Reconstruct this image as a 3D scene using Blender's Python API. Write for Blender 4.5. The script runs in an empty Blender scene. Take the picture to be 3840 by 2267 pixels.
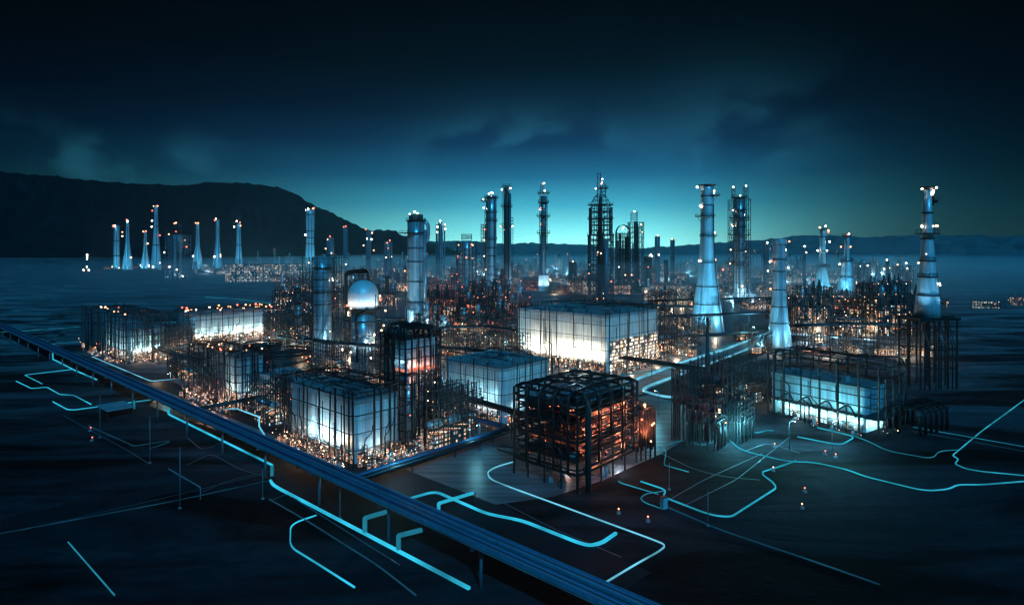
import bpy, math, random
from mathutils import Vector, Matrix, noise
R = random.Random(7)
PI = math.pi
scene = bpy.context.scene
COL = scene.collection

# ------------------------------------------------------------------ camera
H, F, CX, HY = 60.0, 2300.0, 1920.0, 940.0      # eye height (m), focal length, principal column, horizon row of the 3840 px wide photograph
cam = bpy.data.cameras.new('camera')
co = bpy.data.objects.new('camera', cam); COL.objects.link(co)
co.location = (0, 0, H); co.rotation_euler = (PI/2, 0, 0)
cam.sensor_width = 36; cam.lens = 36*F/3840
cam.shift_y = -(1133.5-HY)/3840
cam.clip_start = 0.5; cam.clip_end = 40000
scene.camera = co

def G(px, py, z=0.0):
    """where a sight line through photograph pixel px, py meets the level z"""
    d = (H-z)*F/(py-HY)
    return Vector(((px-CX)/F*d, d, z))
def depth(py): return H*F/(py-HY)
def to_px(x, y, z=0.0): return (CX+F*x/y, HY+F*(H-z)/y)

# ------------------------------------------------------------------ materials
def newmat(name):
    m = bpy.data.materials.new(name); m.use_nodes = True
    nt = m.node_tree; return m, nt, nt.nodes, nt.links, nt.nodes['Principled BSDF']

def metal(name, col, rough=.45, metallic=.3, var=.35, stretch=(1, 1, .06), scale=.8, spec=.5):
    m, nt, N, L, b = newmat(name)
    tc = N.new('ShaderNodeTexCoord'); mp = N.new('ShaderNodeMapping'); mp.inputs['Scale'].default_value = stretch
    nz = N.new('ShaderNodeTexNoise'); nz.inputs['Scale'].default_value = scale; nz.inputs['Detail'].default_value = 5
    L.new(tc.outputs['Object'], mp.inputs[0]); L.new(mp.outputs[0], nz.inputs['Vector'])
    r = N.new('ShaderNodeValToRGB')
    r.color_ramp.elements[0].position = .3; r.color_ramp.elements[1].position = .7
    r.color_ramp.elements[0].color = tuple(c*(1-var) for c in col)+(1,)
    r.color_ramp.elements[1].color = tuple(min(1, c*(1+var*.6)) for c in col)+(1,)
    L.new(nz.outputs['Fac'], r.inputs[0]); L.new(r.outputs[0], b.inputs['Base Color'])
    mr = N.new('ShaderNodeMapRange'); mr.inputs['To Min'].default_value = rough-.1; mr.inputs['To Max'].default_value = rough+.15
    L.new(nz.outputs['Fac'], mr.inputs['Value']); L.new(mr.outputs[0], b.inputs['Roughness'])
    b.inputs['Metallic'].default_value = metallic
    b.inputs['Specular IOR Level'].default_value = spec
    return m

def panelled(name, col, rough=.35, pw=3.0, ph=4.0, metallic=.25):
    """sheet cladding: streaky panels with dark joints"""
    m, nt, N, L, b = newmat(name)
    tc = N.new('ShaderNodeTexCoord'); sx = N.new('ShaderNodeSeparateXYZ'); L.new(tc.outputs['Object'], sx.inputs[0])
    ad = N.new('ShaderNodeMath'); L.new(sx.outputs[0], ad.inputs[0]); L.new(sx.outputs[1], ad.inputs[1])
    cb = N.new('ShaderNodeCombineXYZ'); L.new(ad.outputs[0], cb.inputs[0]); L.new(sx.outputs[2], cb.inputs[1])
    br = N.new('ShaderNodeTexBrick'); br.offset = 0; br.inputs['Scale'].default_value = 1
    br.inputs['Brick Width'].default_value = pw; br.inputs['Row Height'].default_value = ph
    br.inputs['Mortar Size'].default_value = .045; br.inputs['Bias'].default_value = 0
    br.inputs['Color1'].default_value = tuple(c*.9 for c in col)+(1,); br.inputs['Color2'].default_value = tuple(min(1, c*1.08) for c in col)+(1,)
    br.inputs['Mortar'].default_value = tuple(c*(.45 if pw < 3.5 else .8) for c in col)+(1,)
    L.new(cb.outputs[0], br.inputs['Vector'])
    mp = N.new('ShaderNodeMapping'); mp.inputs['Scale'].default_value = (1.3, 1.3, .05)
    nz = N.new('ShaderNodeTexNoise'); nz.inputs['Scale'].default_value = .9; nz.inputs['Detail'].default_value = 6
    L.new(tc.outputs['Object'], mp.inputs[0]); L.new(mp.outputs[0], nz.inputs['Vector'])
    rr = N.new('ShaderNodeValToRGB'); rr.color_ramp.elements[0].position = .32; rr.color_ramp.elements[1].position = .6
    rr.color_ramp.elements[0].color = (.5, .52, .55, 1); rr.color_ramp.elements[1].color = (1, 1, 1, 1)
    L.new(nz.outputs['Fac'], rr.inputs[0])
    mx = N.new('ShaderNodeMix'); mx.data_type = 'RGBA'; mx.blend_type = 'MULTIPLY'; mx.inputs['Factor'].default_value = 1
    L.new(br.outputs['Color'], mx.inputs['A']); L.new(rr.outputs[0], mx.inputs['B'])
    L.new(mx.outputs['Result'], b.inputs['Base Color'])
    b.inputs['Roughness'].default_value = rough; b.inputs['Metallic'].default_value = metallic
    return m

def lamp_mat(name, cols, strength, sample='NONE'):
    """glowing bulb; each lamp object draws its own colour out of cols"""
    m, nt, N, L, b = newmat(name)
    N.remove(b); e = N.new('ShaderNodeEmission'); out = N['Material Output']
    L.new(e.outputs[0], out.inputs[0]); e.inputs[1].default_value = strength
    if len(cols) == 1: e.inputs[0].default_value = cols[0]+(1,)
    else:
        oi = N.new('ShaderNodeObjectInfo'); r = N.new('ShaderNodeValToRGB'); cr = r.color_ramp; cr.interpolation = 'CONSTANT'
        for i, c in enumerate(cols):
            el = cr.elements[i] if i < 2 else cr.elements.new(i/len(cols))
            el.position = i/len(cols); el.color = c+(1,)
        L.new(oi.outputs['Random'], r.inputs[0]); L.new(r.outputs[0], e.inputs[0])
    m.cycles.emission_sampling = sample
    return m

def lit_cells(name, cols, prob, zfall, strength, cw=1.7, ch=2.2, base=(.05, .06, .07)):
    """plant block whose lit bays shine through: each bay is on or off by itself, more of them on low down"""
    m, nt, N, L, b = newmat(name)
    def M(op, a, bb=None, c=None):
        n = N.new('ShaderNodeMath'); n.operation = op
        for i, v in enumerate((a, bb, c)):
            if v is None: continue
            if isinstance(v, (int, float)): n.inputs[i].default_value = v
            else: L.new(v, n.inputs[i])
        return n.outputs[0]
    tc = N.new('ShaderNodeTexCoord'); s = N.new('ShaderNodeSeparateXYZ'); L.new(tc.outputs['Object'], s.inputs[0])
    u = M('DIVIDE', M('ADD', M('ADD', s.outputs[0], s.outputs[1]), 100.31), cw)
    v = M('DIVIDE', s.outputs[2], ch)
    oi = N.new('ShaderNodeObjectInfo')
    def cellrand(su, sv, k):
        cb = N.new('ShaderNodeCombineXYZ'); L.new(M('FLOOR', M('MULTIPLY', u, su)), cb.inputs[0]); L.new(M('FLOOR', M('MULTIPLY', v, sv)), cb.inputs[1])
        L.new(M('MULTIPLY_ADD', oi.outputs['Random'], 57.0, k), cb.inputs[2])
        wn = N.new('ShaderNodeTexWhiteNoise'); wn.noise_dimensions = '3D'; L.new(cb.outputs[0], wn.inputs['Vector']); return wn
    a = cellrand(1, 1, .0); c2 = cellrand(.25, .33, 3.3)
    sc = N.new('ShaderNodeSeparateColor'); L.new(a.outputs['Color'], sc.inputs[0])
    pr = M('MULTIPLY', M('MAXIMUM', M('SUBTRACT', prob, M('MULTIPLY', s.outputs[2], prob/zfall)), .05), M('MULTIPLY_ADD', c2.outputs['Value'], 1.5, .25))
    on = M('LESS_THAN', sc.outputs[0], pr)
    fu, fv = M('FRACT', u), M('FRACT', v)
    mk = M('MULTIPLY', M('MULTIPLY', M('GREATER_THAN', fu, .16), M('LESS_THAN', fu, .88)), M('MULTIPLY', M('GREATER_THAN', fv, .2), M('LESS_THAN', fv, .86)))
    st = M('MULTIPLY', M('MULTIPLY', on, mk), M('MULTIPLY_ADD', M('POWER', sc.outputs[1], 3.0), strength*1.8, strength*.25))
    r = N.new('ShaderNodeValToRGB'); cr = r.color_ramp; cr.interpolation = 'CONSTANT'
    for i, c in enumerate(cols):
        el = cr.elements[i] if i < 2 else cr.elements.new(i/len(cols))
        el.position = i/len(cols); el.color = c+(1,)
    L.new(sc.outputs[2], r.inputs[0])
    L.new(r.outputs[0], b.inputs['Emission Color']); L.new(st, b.inputs['Emission Strength'])
    b.inputs['Base Color'].default_value = base+(1,); b.inputs['Roughness'].default_value = .5
    m.cycles.emission_sampling = 'NONE'
    return m

WARM, WHITE, ORANGE, RED, COOL = (1, .56, .30), (1, .80, .62), (1, .34, .15), (1, .13, .07), (.55, .88, 1)
M_steel = metal('dark_steel', (.030, .036, .042), .5, .2, .4)
M_black = metal('black_steel', (.012, .013, .016), .38, .2, .4)
M_blue = metal('blue_grey_steel', (.10, .15, .19), .45, .3, .35)
M_stack = metal('painted_stack', (.36, .50, .58), .34, .35, .28, (1, 1, .015), .55)
M_stack2 = metal('galvanised_shell', (.30, .42, .49), .3, .55, .35, (1, 1, .02), .8)
M_white = metal('white_concrete', (.72, .72, .70), .6, 0, .2)
M_clad = panelled('pale_cladding', (.33, .52, .60))
M_clad_big = panelled('cream_cladding', (.56, .63, .64), .45, 4, 5, .05)
M_roof = metal('grey_roof', (.22, .30, .35), .45, .2, .3, (.3, .3, .3), .3)
M_conc = metal('concrete', (.20, .22, .24), .8, 0, .3, (1, 1, 1), .4)
M_edge = metal('blue_edge_paint', (.10, .30, .46), .3, .3, .2)
M_guide = metal('navy_paint', (.016, .06, .135), .4, .2, .4, (.4, .4, .4), .5)
L_mix = lamp_mat('mixed_bulb', (WARM, ORANGE, WARM, ORANGE, WHITE, RED), 4.5)
L_warm = lamp_mat('warm_bulb', (WARM, WHITE, WARM), 5)
L_white = lamp_mat('white_bulb', (WHITE, (1, .9, .8)), 18)
L_red = lamp_mat('red_bulb', (ORANGE, RED, RED, (1, .2, .1)), 4)
L_org = lamp_mat('orange_bulb', (ORANGE, WARM, ORANGE, RED), 5)
C_warm = lit_cells('lit_bays_warm', (WHITE, WARM, (1, .8, .55), WARM, COOL, ORANGE), .8, 44, 1.0, 1.3, 1.5)
C_cool = lit_cells('lit_bays_cool', (COOL, WHITE, (.4, .85, .95), WARM), .7, 60, .95, 1.4, 1.7)
C_red = lit_cells('lit_bays_red', (ORANGE, RED, (1, .25, .12), WARM), .5, 60, .7, 1.3, 1.5)
C_dense = lit_cells('lit_bays_bright', (WHITE, (1, .85, .6), WARM, (1, .93, .82)), .95, 30, 2.0, 1.3, 1.8)
C_near = lit_cells('lit_bays_fine', (WHITE, WARM, ORANGE, COOL, ORANGE), .85, 26, .95, .55, .5)

C_hot = lit_cells('lit_bays_hot', (RED, ORANGE, (1, .2, .1), WARM), .6, 90, 1.5, .7, .6)
def neon(name, col, s):
    m, nt, N, L, b = newmat(name); N.remove(b); e = N.new('ShaderNodeEmission')
    e.inputs[0].default_value = col+(1,); tc = N.new('ShaderNodeTexCoord'); nz = N.new('ShaderNodeTexNoise'); nz.inputs['Scale'].default_value = .09; nz.inputs['Detail'].default_value = 3
    L.new(tc.outputs['Object'], nz.inputs['Vector']); mr = N.new('ShaderNodeMapRange'); mr.inputs['From Min'].default_value = .3; mr.inputs['From Max'].default_value = .65; mr.inputs['To Min'].default_value = s*.35; mr.inputs['To Max'].default_value = s*1.1
    L.new(nz.outputs['Fac'], mr.inputs['Value']); L.new(mr.outputs[0], e.inputs[1]); L.new(e.outputs[0], N['Material Output'].inputs[0]); return m
NEON = neon('cyan_tube', (.03, .50, .74), 1.0)
NEON_P = neon('pale_blue_tube', (.16, .58, .80), .95)
NEON_D = neon('dim_cyan_tube', (.03, .42, .62), .5)
NEON_M = neon('middling_cyan_tube', (.03, .46, .66), .72)
NEON_DD = neon('faint_blue_tube', (.02, .16, .30), .28)

# ------------------------------------------------------------------ mesh builder
class MB:
    def __init__(s): s.v = []; s.f = []; s.m = []; s.smooth = []; s.mi = 0
    def add(s, vs, fs, sm=False):
        o = len(s.v); s.v += [tuple(v) for v in vs]
        for f in fs: s.f.append([i+o for i in f]); s.m.append(s.mi); s.smooth.append(sm)
    def box(s, x0, x1, y0, y1, z0, z1):
        s.add([(x0,y0,z0),(x1,y0,z0),(x1,y1,z0),(x0,y1,z0),(x0,y0,z1),(x1,y0,z1),(x1,y1,z1),(x0,y1,z1)],
              [(0,3,2,1),(4,5,6,7),(0,1,5,4),(1,2,6,5),(2,3,7,6),(3,0,4,7)])
    def bar(s, p, q, w, h=None):
        p, q = Vector(p), Vector(q); t = q-p
        if t.length < 1e-6: return
        t.normalize(); up = Vector((0,0,1)) if abs(t.z) < .9 else Vector((1,0,0))
        a = t.cross(up).normalized()*w/2; b = t.cross(a).normalized()*(h or w)/2
        s.add([p-a-b, p+a-b, p+a+b, p-a+b, q-a-b, q+a-b, q+a+b, q-a+b],
              [(0,1,2,3),(7,6,5,4),(0,4,5,1),(1,5,6,2),(2,6,7,3),(3,7,4,0)])
    def sweep(s, pts, r, n=8, closed=False, phase=0.0, smooth=True):
        pts = [Vector(p) for p in pts]; k = len(pts)
        T = []
        for i in range(k):
            a = pts[i-1] if (i > 0 or closed) else pts[i]; b = pts[(i+1) % k] if (i < k-1 or closed) else pts[i]
            t = (b-a); T.append(t.normalized() if t.length > 1e-9 else Vector((0,0,1)))
        up = Vector((0,0,1)) if abs(T[0].z) < .9 else Vector((1,0,0))
        u = T[0].cross(up).normalized(); V = []
        for i in range(k):
            u = (u-T[i]*u.dot(T[i])).normalized(); w = T[i].cross(u)
            c = 1.0
            if 0 < i < k-1 or closed:
                d1 = (pts[i]-pts[i-1]).normalized(); c = 1/max(.5, d1.dot(T[i]))
            for j in range(n):
                an = phase+2*PI*j/n; V.append(pts[i]+(u*math.cos(an)*c+w*math.sin(an))*r)
        Fs = []
        for i in range(k if closed else k-1):
            i2 = (i+1) % k
            for j in range(n): Fs.append((i*n+j, i*n+(j+1) % n, i2*n+(j+1) % n, i2*n+j))
        if not closed: Fs.append(tuple(reversed(range(n)))); Fs.append(tuple((k-1)*n+j for j in range(n)))
        s.add(V, Fs, smooth)
    def tube(s, p, q, r, n=6): s.sweep([p, q], r, n)
    def lathe(s, prof, c=(0,0), n=20, smooth=True, cap=True):
        V = []; Fs = []
        for r, z in prof:
            for j in range(n):
                a = 2*PI*j/n; V.append((c[0]+r*math.cos(a), c[1]+r*math.sin(a), z))
        for i in range(len(prof)-1):
            for j in range(n): Fs.append((i*n+j, i*n+(j+1) % n, (i+1)*n+(j+1) % n, (i+1)*n+j))
        if cap: Fs.append(tuple(reversed(range(n)))); Fs.append(tuple((len(prof)-1)*n+j for j in range(n)))
        s.add(V, Fs, smooth)
    def ring(s, c, r, h, z, n=20):          # a flat collar round a shaft
        s.lathe([(r, z), (r, z+h)], c, n, False)
    def ball(s, c, r, n=8, k=5):
        c = Vector(c); V = [c+Vector((0,0,-r))]; Fs = []
        for i in range(1, k):
            t = -PI/2+PI*i/k
            for j in range(n):
                a = 2*PI*j/n; V.append(c+Vector((r*math.cos(t)*math.cos(a), r*math.cos(t)*math.sin(a), r*math.sin(t))))
        V.append(c+Vector((0,0,r))); L_ = len(V)-1
        for j in range(n):
            Fs.append((0, 1+(j+1) % n, 1+j))
            for i in range(k-2): Fs.append((1+i*n+j, 1+i*n+(j+1) % n, 1+(i+1)*n+(j+1) % n, 1+(i+1)*n+j))
            Fs.append((1+(k-2)*n+j, 1+(k-2)*n+(j+1) % n, L_))
        s.add(V, Fs, True)
    def mesh(s, name, mats):
        me = bpy.data.meshes.new(name); me.from_pydata(s.v, [], s.f)
        for m in (mats if isinstance(mats, (list, tuple)) else [mats]): me.materials.append(m)
        me.polygons.foreach_set('material_index', s.m); me.polygons.foreach_set('use_smooth', s.smooth)
        me.update(); return me
    def build(s, name, mats, parent=None):
        if not s.v: return None
        o = bpy.data.objects.new(name, s.mesh(name, mats)); COL.objects.link(o); o.parent = parent; return o

def fillet(pts, r, n=5, closed=False):
    pts = [Vector(p) for p in pts]; out = []; k = len(pts)
    for i, p in enumerate(pts):
        if not closed and i in (0, k-1): out.append(p); continue
        a, b = pts[i-1]-p, pts[(i+1) % k]-p
        l = min(r, a.length*.45, b.length*.45)
        if l < 1e-4: out.append(p); continue
        p0, p1 = p+a.normalized()*l, p+b.normalized()*l
        for j in range(n+1):
            t = j/n; out.append(p0*(1-t)**2+p*2*t*(1-t)+p1*t*t)
    return out

ALL = []           # top-level things in order
def thing(name, label, cat, loc=(0,0,0), rz=0, group=None):
    o = bpy.data.objects.new(name, None); COL.objects.link(o); o.empty_display_size = 1
    o.location = loc; o.rotation_euler = (0,0,rz); o['label'] = label; o['category'] = cat
    if group: o['group'] = group
    ALL.append(o); return o
def tag(o, label, cat, group=None):
    o['label'] = label; o['category'] = cat
    if group: o['group'] = group
    ALL.append(o); return o
def struct(name, mb, m, kind='structure'):
    o = mb.build(name, m); o['kind'] = kind; return o
_lampmesh = {}
def lamp(parent, loc, r, mat, name='lamp'):
    key = mat.name
    if key not in _lampmesh:
        b = MB(); b.ball((0,0,0), 1.0, 8, 5); _lampmesh[key] = b.mesh('lamp_bulb', mat)
    o = bpy.data.objects.new(name, _lampmesh[key]); COL.objects.link(o); o.parent = parent; o.location = loc; o.scale = (r, r, r)
    return o
def plight(parent, loc, col, power, radius=.6):
    l = bpy.data.lights.new('lamp_light', 'POINT'); l.energy = power; l.color = col; l.shadow_soft_size = radius
    o = bpy.data.objects.new('lamp_light', l); COL.objects.link(o); o.parent = parent; o.location = loc; return o
def slight(parent, loc, target, col, power, angle=100, radius=.4):
    l = bpy.data.lights.new('flood_light', 'SPOT'); l.energy = power; l.color = col; l.spot_size = math.radians(angle); l.spot_blend = 1; l.shadow_soft_size = radius
    o = bpy.data.objects.new('flood_light', l); COL.objects.link(o); o.parent = parent; o.location = loc
    d = Vector(target)-Vector(loc); o.rotation_euler = d.to_track_quat('-Z', 'Y').to_euler(); return o
def floodlight(parent, loc, target, col, power, angle=110, lens=None):
    """a lantern on a short stand, aimed; the light it gives sits in its mouth"""
    loc, target = Vector(loc), Vector(target); d = (target-loc).normalized(); b = MB()
    b.bar(loc-d*.75, loc-d*.1, .9, .7); b.bar((loc.x, loc.y, 0), loc-d*.5, .16)
    o = b.build('floodlight', M_steel, parent)
    b = MB(); b.bar(loc-d*.099, loc-d*.06, .7, .5); b.build('lens', L_white, o)
    slight(parent, loc, target, col, power, angle, .8)
    return o
def children(o): return [c for c in bpy.data.objects if c.parent == o]
def copy_tree(o, parent=None):
    c = o.copy(); COL.objects.link(c)
    if parent: c.parent = parent
    for ch in KIDS.get(o.name) or []: copy_tree(ch, c)
    return c
KIDS = {}
def index_kids():
    KIDS.clear()
    for o in bpy.data.objects:
        if o.parent: KIDS.setdefault(o.parent.name, []).append(o)

# ------------------------------------------------------------------ world
w = bpy.data.worlds.new('World'); scene.world = w; w.use_nodes = True
N, L = w.node_tree.nodes, w.node_tree.links
def WM(op, a, b=None, c=None):
    n = N.new('ShaderNodeMath'); n.operation = op
    for i, v in enumerate((a, b, c)):
        if v is None: continue
        if isinstance(v, (int, float)): n.inputs[i].default_value = v
        else: L.new(v, n.inputs[i])
    return n.outputs[0]
bg = N['Background']; tc = N.new('ShaderNodeTexCoord'); sep = N.new('ShaderNodeSeparateXYZ'); L.new(tc.outputs['Generated'], sep.inputs[0])
X, Y, Z = sep.outputs
az = WM('ARCTAN2', X, Y)                            # radians, 0 straight ahead
el = WM('ARCSINE', WM('MINIMUM', WM('MAXIMUM', Z, -1.0), 1.0))
ramp = N.new('ShaderNodeValToRGB'); cr = ramp.color_ramp
def srgb(r, g, b): return tuple(((c/255+.055)/1.055)**2.4 if c > 10 else c/255/12.92 for c in (r, g, b))+(1,)
stops = [(-.02, (60, 150, 160)), (.012, (118, 196, 192)), (.04, (92, 178, 184)), (.075, (52, 137, 160)), (.12, (24, 85, 119)), (.17, (11, 45, 76)), (.22, (5, 22, 44)), (.29, (2, 10, 19)), (.38, (1, 4, 8)), (1.0, (1, 2, 4))]
e0, e1 = -.05, 1.05
for i, (p, c) in enumerate(stops):
    q = (p-e0)/(e1-e0); e = cr.elements[i] if i < 2 else cr.elements.new(q)
    e.position = q; e.color = srgb(*c)
mr = N.new('ShaderNodeMapRange'); mr.inputs['From Min'].default_value = e0; mr.inputs['From Max'].default_value = e1; L.new(el, mr.inputs['Value']); L.new(mr.outputs[0], ramp.inputs[0])
AZ0 = .14
dz = WM('SUBTRACT', az, AZ0); da = WM('ABSOLUTE', dz)
side = WM('GREATER_THAN', dz, 0.0)
wl = WM('MULTIPLY_ADD', el, 1.0, .40); wr = WM('MULTIPLY_ADD', el, .5, .225)
wid = WM('ADD', WM('MULTIPLY', wr, side), WM('MULTIPLY', wl, WM('SUBTRACT', 1.0, side)))
fall = WM('EXPONENT', WM('MULTIPLY', WM('POWER', WM('DIVIDE', da, wid), 2.0), -1.0))
fall = WM('MULTIPLY_ADD', fall, .98, .02)
# clouds: wisps lit by the glow
nz = N.new('ShaderNodeTexNoise'); nz.inputs['Scale'].default_value = 4.2; nz.inputs['Detail'].default_value = 6; nz.inputs['Roughness'].default_value = .5; nz.inputs['Distortion'].default_value = .15
mpn = N.new('ShaderNodeMapping'); mpn.inputs['Scale'].default_value = (1, 1, 1.7); mpn.inputs['Location'].default_value = (.3, 2.4, .2)
L.new(tc.outputs['Generated'], mpn.inputs[0]); L.new(mpn.outputs[0], nz.inputs['Vector'])
def blob(a0, e0, wa, we):
    a = WM('DIVIDE', WM('SUBTRACT', az, a0), wa); e = WM('DIVIDE', WM('SUBTRACT', el, e0), we)
    return WM('EXPONENT', WM('MULTIPLY', WM('ADD', WM('MULTIPLY', a, a), WM('MULTIPLY', e, e)), -1.0))
mask = WM('ADD', WM('ADD', WM('MULTIPLY', blob(.03, .15, .15, .06), 1.7), WM('MULTIPLY', blob(.34, .17, .12, .08), .8)), WM('ADD', blob(-.6, .12, .2, .04), WM('MULTIPLY', blob(.12, .06, .4, .05), .25)))
cl = N.new('ShaderNodeMapRange'); cl.interpolation_type = 'SMOOTHSTEP'; cl.inputs['From Min'].default_value = .44; cl.inputs['From Max'].default_value = .56; L.new(nz.outputs['Fac'], cl.inputs['Value'])
cloud = WM('MULTIPLY', cl.outputs[0], WM('MINIMUM', mask, 1.6))
nish = N.new('ShaderNodeTexSky'); nish.sky_type = 'NISHITA'; nish.sun_disc = False; nish.sun_elevation = math.radians(-4); nish.sun_rotation = math.radians(10); nish.ozone_density = 4
def VM(op, a, b):
    n = N.new('ShaderNodeVectorMath'); n.operation = op
    for i, v in enumerate((a, b)):
        if isinstance(v, tuple): n.inputs[i].default_value = v
        elif isinstance(v, (int, float)): n.inputs[3 if op == 'SCALE' else i].default_value = v
        else: L.new(v, n.inputs[3 if (op == 'SCALE' and i == 1) else i])
    return n.outputs[0]
gain = WM('MULTIPLY_ADD', WM('EXPONENT', WM('MULTIPLY', WM('MAXIMUM', el, 0.0), -12.0)), 1.9, 1.05)      # what the air in between takes away low down
sky = VM('SCALE', ramp.outputs[0], WM('MULTIPLY', fall, gain))
ccol = VM('SCALE', (.0075, .05, .072), cloud)
tot = VM('ADD', sky, ccol)
tot = VM('ADD', tot, VM('MULTIPLY', nish.outputs[0], (.0008, .0045, .007)))
L.new(tot, bg.inputs[0]); bg.inputs[1].default_value = 1.0

sun = bpy.data.lights.new('moon', 'SUN'); sun.energy = 2.0; sun.color = (.055, .54, 1.0); sun.angle = math.radians(2)
so = bpy.data.objects.new('moon', sun); COL.objects.link(so)
so.rotation_euler = Vector((-.22, .8, -.55)).to_track_quat('-Z', 'Y').to_euler(); so.location = (0, -100, 200)

# ------------------------------------------------------------------ ground, hills, roads
def ground_mat():
    m, nt, N, L, b = newmat('dark_field')
    tc = N.new('ShaderNodeTexCoord'); mp = N.new('ShaderNodeMapping'); mp.inputs['Scale'].default_value = (.012, .05, 1); mp.inputs['Rotation'].default_value = (0, 0, .12)
    nz = N.new('ShaderNodeTexNoise'); nz.inputs['Scale'].default_value = 1; nz.inputs['Detail'].default_value = 9; nz.inputs['Roughness'].default_value = .62; nz.inputs['Distortion'].default_value = .8
    L.new(tc.outputs['Object'], mp.inputs[0]); L.new(mp.outputs[0], nz.inputs['Vector'])
    r = N.new('ShaderNodeValToRGB'); r.color_ramp.elements[0].position = .41; r.color_ramp.elements[1].position = .62
    r.color_ramp.elements[0].color = (.012, .016, .02, 1); r.color_ramp.elements[1].color = (.17, .21, .25, 1)
    L.new(nz.outputs['Fac'], r.inputs[0])
    n4 = N.new('ShaderNodeTexNoise'); n4.inputs['Scale'].default_value = .22; n4.inputs['Detail'].default_value = 8; n4.inputs['Roughness'].default_value = .75; L.new(tc.outputs['Object'], n4.inputs['Vector'])
    ov = N.new('ShaderNodeMix'); ov.data_type = 'RGBA'; ov.blend_type = 'OVERLAY'; ov.inputs['Factor'].default_value = .9; L.new(r.outputs[0], ov.inputs['A']); L.new(n4.outputs['Fac'], ov.inputs['B']); r = type('o', (), {'outputs': [ov.outputs['Result']]})
    sp = N.new('ShaderNodeSeparateXYZ'); L.new(tc.outputs['Object'], sp.inputs[0])      # foreground shade put into the ground colour, pale dry field beyond
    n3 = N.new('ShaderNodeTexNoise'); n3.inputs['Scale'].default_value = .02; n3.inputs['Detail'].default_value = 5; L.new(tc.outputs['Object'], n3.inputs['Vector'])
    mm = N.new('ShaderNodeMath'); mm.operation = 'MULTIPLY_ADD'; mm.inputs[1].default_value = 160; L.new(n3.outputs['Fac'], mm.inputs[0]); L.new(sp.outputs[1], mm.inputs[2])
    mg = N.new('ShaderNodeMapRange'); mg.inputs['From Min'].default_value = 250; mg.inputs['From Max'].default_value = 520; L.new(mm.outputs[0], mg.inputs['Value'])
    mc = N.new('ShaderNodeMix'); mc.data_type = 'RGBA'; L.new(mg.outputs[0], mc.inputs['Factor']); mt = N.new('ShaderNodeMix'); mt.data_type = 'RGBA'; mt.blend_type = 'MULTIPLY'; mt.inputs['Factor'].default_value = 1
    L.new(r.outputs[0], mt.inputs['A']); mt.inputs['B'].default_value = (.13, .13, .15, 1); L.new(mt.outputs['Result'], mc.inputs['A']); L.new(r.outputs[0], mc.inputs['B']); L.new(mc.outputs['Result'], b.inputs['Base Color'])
    n2 = N.new('ShaderNodeTexNoise'); n2.inputs['Scale'].default_value = .8; n2.inputs['Detail'].default_value = 6; L.new(tc.outputs['Object'], n2.inputs['Vector'])
    ad = N.new('ShaderNodeMath'); ad.operation = 'MULTIPLY_ADD'; ad.inputs[1].default_value = 6; L.new(nz.outputs['Fac'], ad.inputs[0]); L.new(n2.outputs['Fac'], ad.inputs[2])
    bp = N.new('ShaderNodeBump'); bp.inputs['Strength'].default_value = .22; bp.inputs['Distance'].default_value = .5
    L.new(ad.outputs[0], bp.inputs['Height']); L.new(bp.outputs[0], b.inputs['Normal'])
    b.inputs['Roughness'].default_value = .85; b.inputs['Specular IOR Level'].default_value = .12
    return m
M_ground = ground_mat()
def yard_mat():
    m, nt, N, L, b = newmat('yard_concrete')
    tc = N.new('ShaderNodeTexCoord'); mp = N.new('ShaderNodeMapping'); mp.inputs['Rotation'].default_value = (0, 0, -.83); mp.inputs['Scale'].default_value = (.05, .45, 1)
    nz = N.new('ShaderNodeTexNoise'); nz.inputs['Scale'].default_value = 1; nz.inputs['Detail'].default_value = 7; L.new(tc.outputs['Object'], mp.inputs[0]); L.new(mp.outputs[0], nz.inputs['Vector'])
    r = N.new('ShaderNodeValToRGB'); r.color_ramp.elements[0].position = .35; r.color_ramp.elements[1].position = .68
    r.color_ramp.elements[0].color = (.03, .038, .048, 1); r.color_ramp.elements[1].color = (.15, .19, .22, 1)
    L.new(nz.outputs['Fac'], r.inputs[0]); L.new(r.outputs[0], b.inputs['Base Color'])
    b.inputs['Roughness'].default_value = .42
    return m
M_yard = yard_mat()
M_road = metal('asphalt', (.013, .017, .023), .7, 0, .35, (.3, .3, .3), .5, .12)

def rise(x, y):
    px = CX+F*x/max(y, 1)
    z = 0.0
    if y > 600 and px < 1250:
        k = min(1, max(0, (1250-px)/250))
        t = min(1, max(0, (y-2050)/700)); z += 46*t*t*(3-2*t)*k
    if y > 330:
        k = 1 if px < 230 else (min(1, max(0, (y-520)/200))*min(1, max(0, (1080-px)/160)))
        if y > 1750: k *= max(.25, 1-(y-1750)/150)
        z += k*2.2*noise.noise(Vector((x*.006, y*.02, 3)))-k*1.1
    return z
mb = MB(); NA = 240; radii = [0.0]+[15*1.082**i for i in range(80)]; radii = [r for r in radii if r < 6500]+[6600]
V = [(0, 0, 0)]; Fs = []
for r in radii[1:]:
    for j in range(NA):
        a = 2*PI*j/NA; x, y = r*math.sin(a), r*math.cos(a); V.append((x, y, rise(x, y) if y > 0 else 0))
for j in range(NA): Fs.append((0, 1+(j+1) % NA, 1+j))
for i in range(len(radii)-2):
    for j in range(NA): Fs.append((1+i*NA+j, 1+i*NA+(j+1) % NA, 1+(i+1)*NA+(j+1) % NA, 1+(i+1)*NA+j))
mb.add(V, Fs, True); struct('ground', mb, M_ground)

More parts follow.
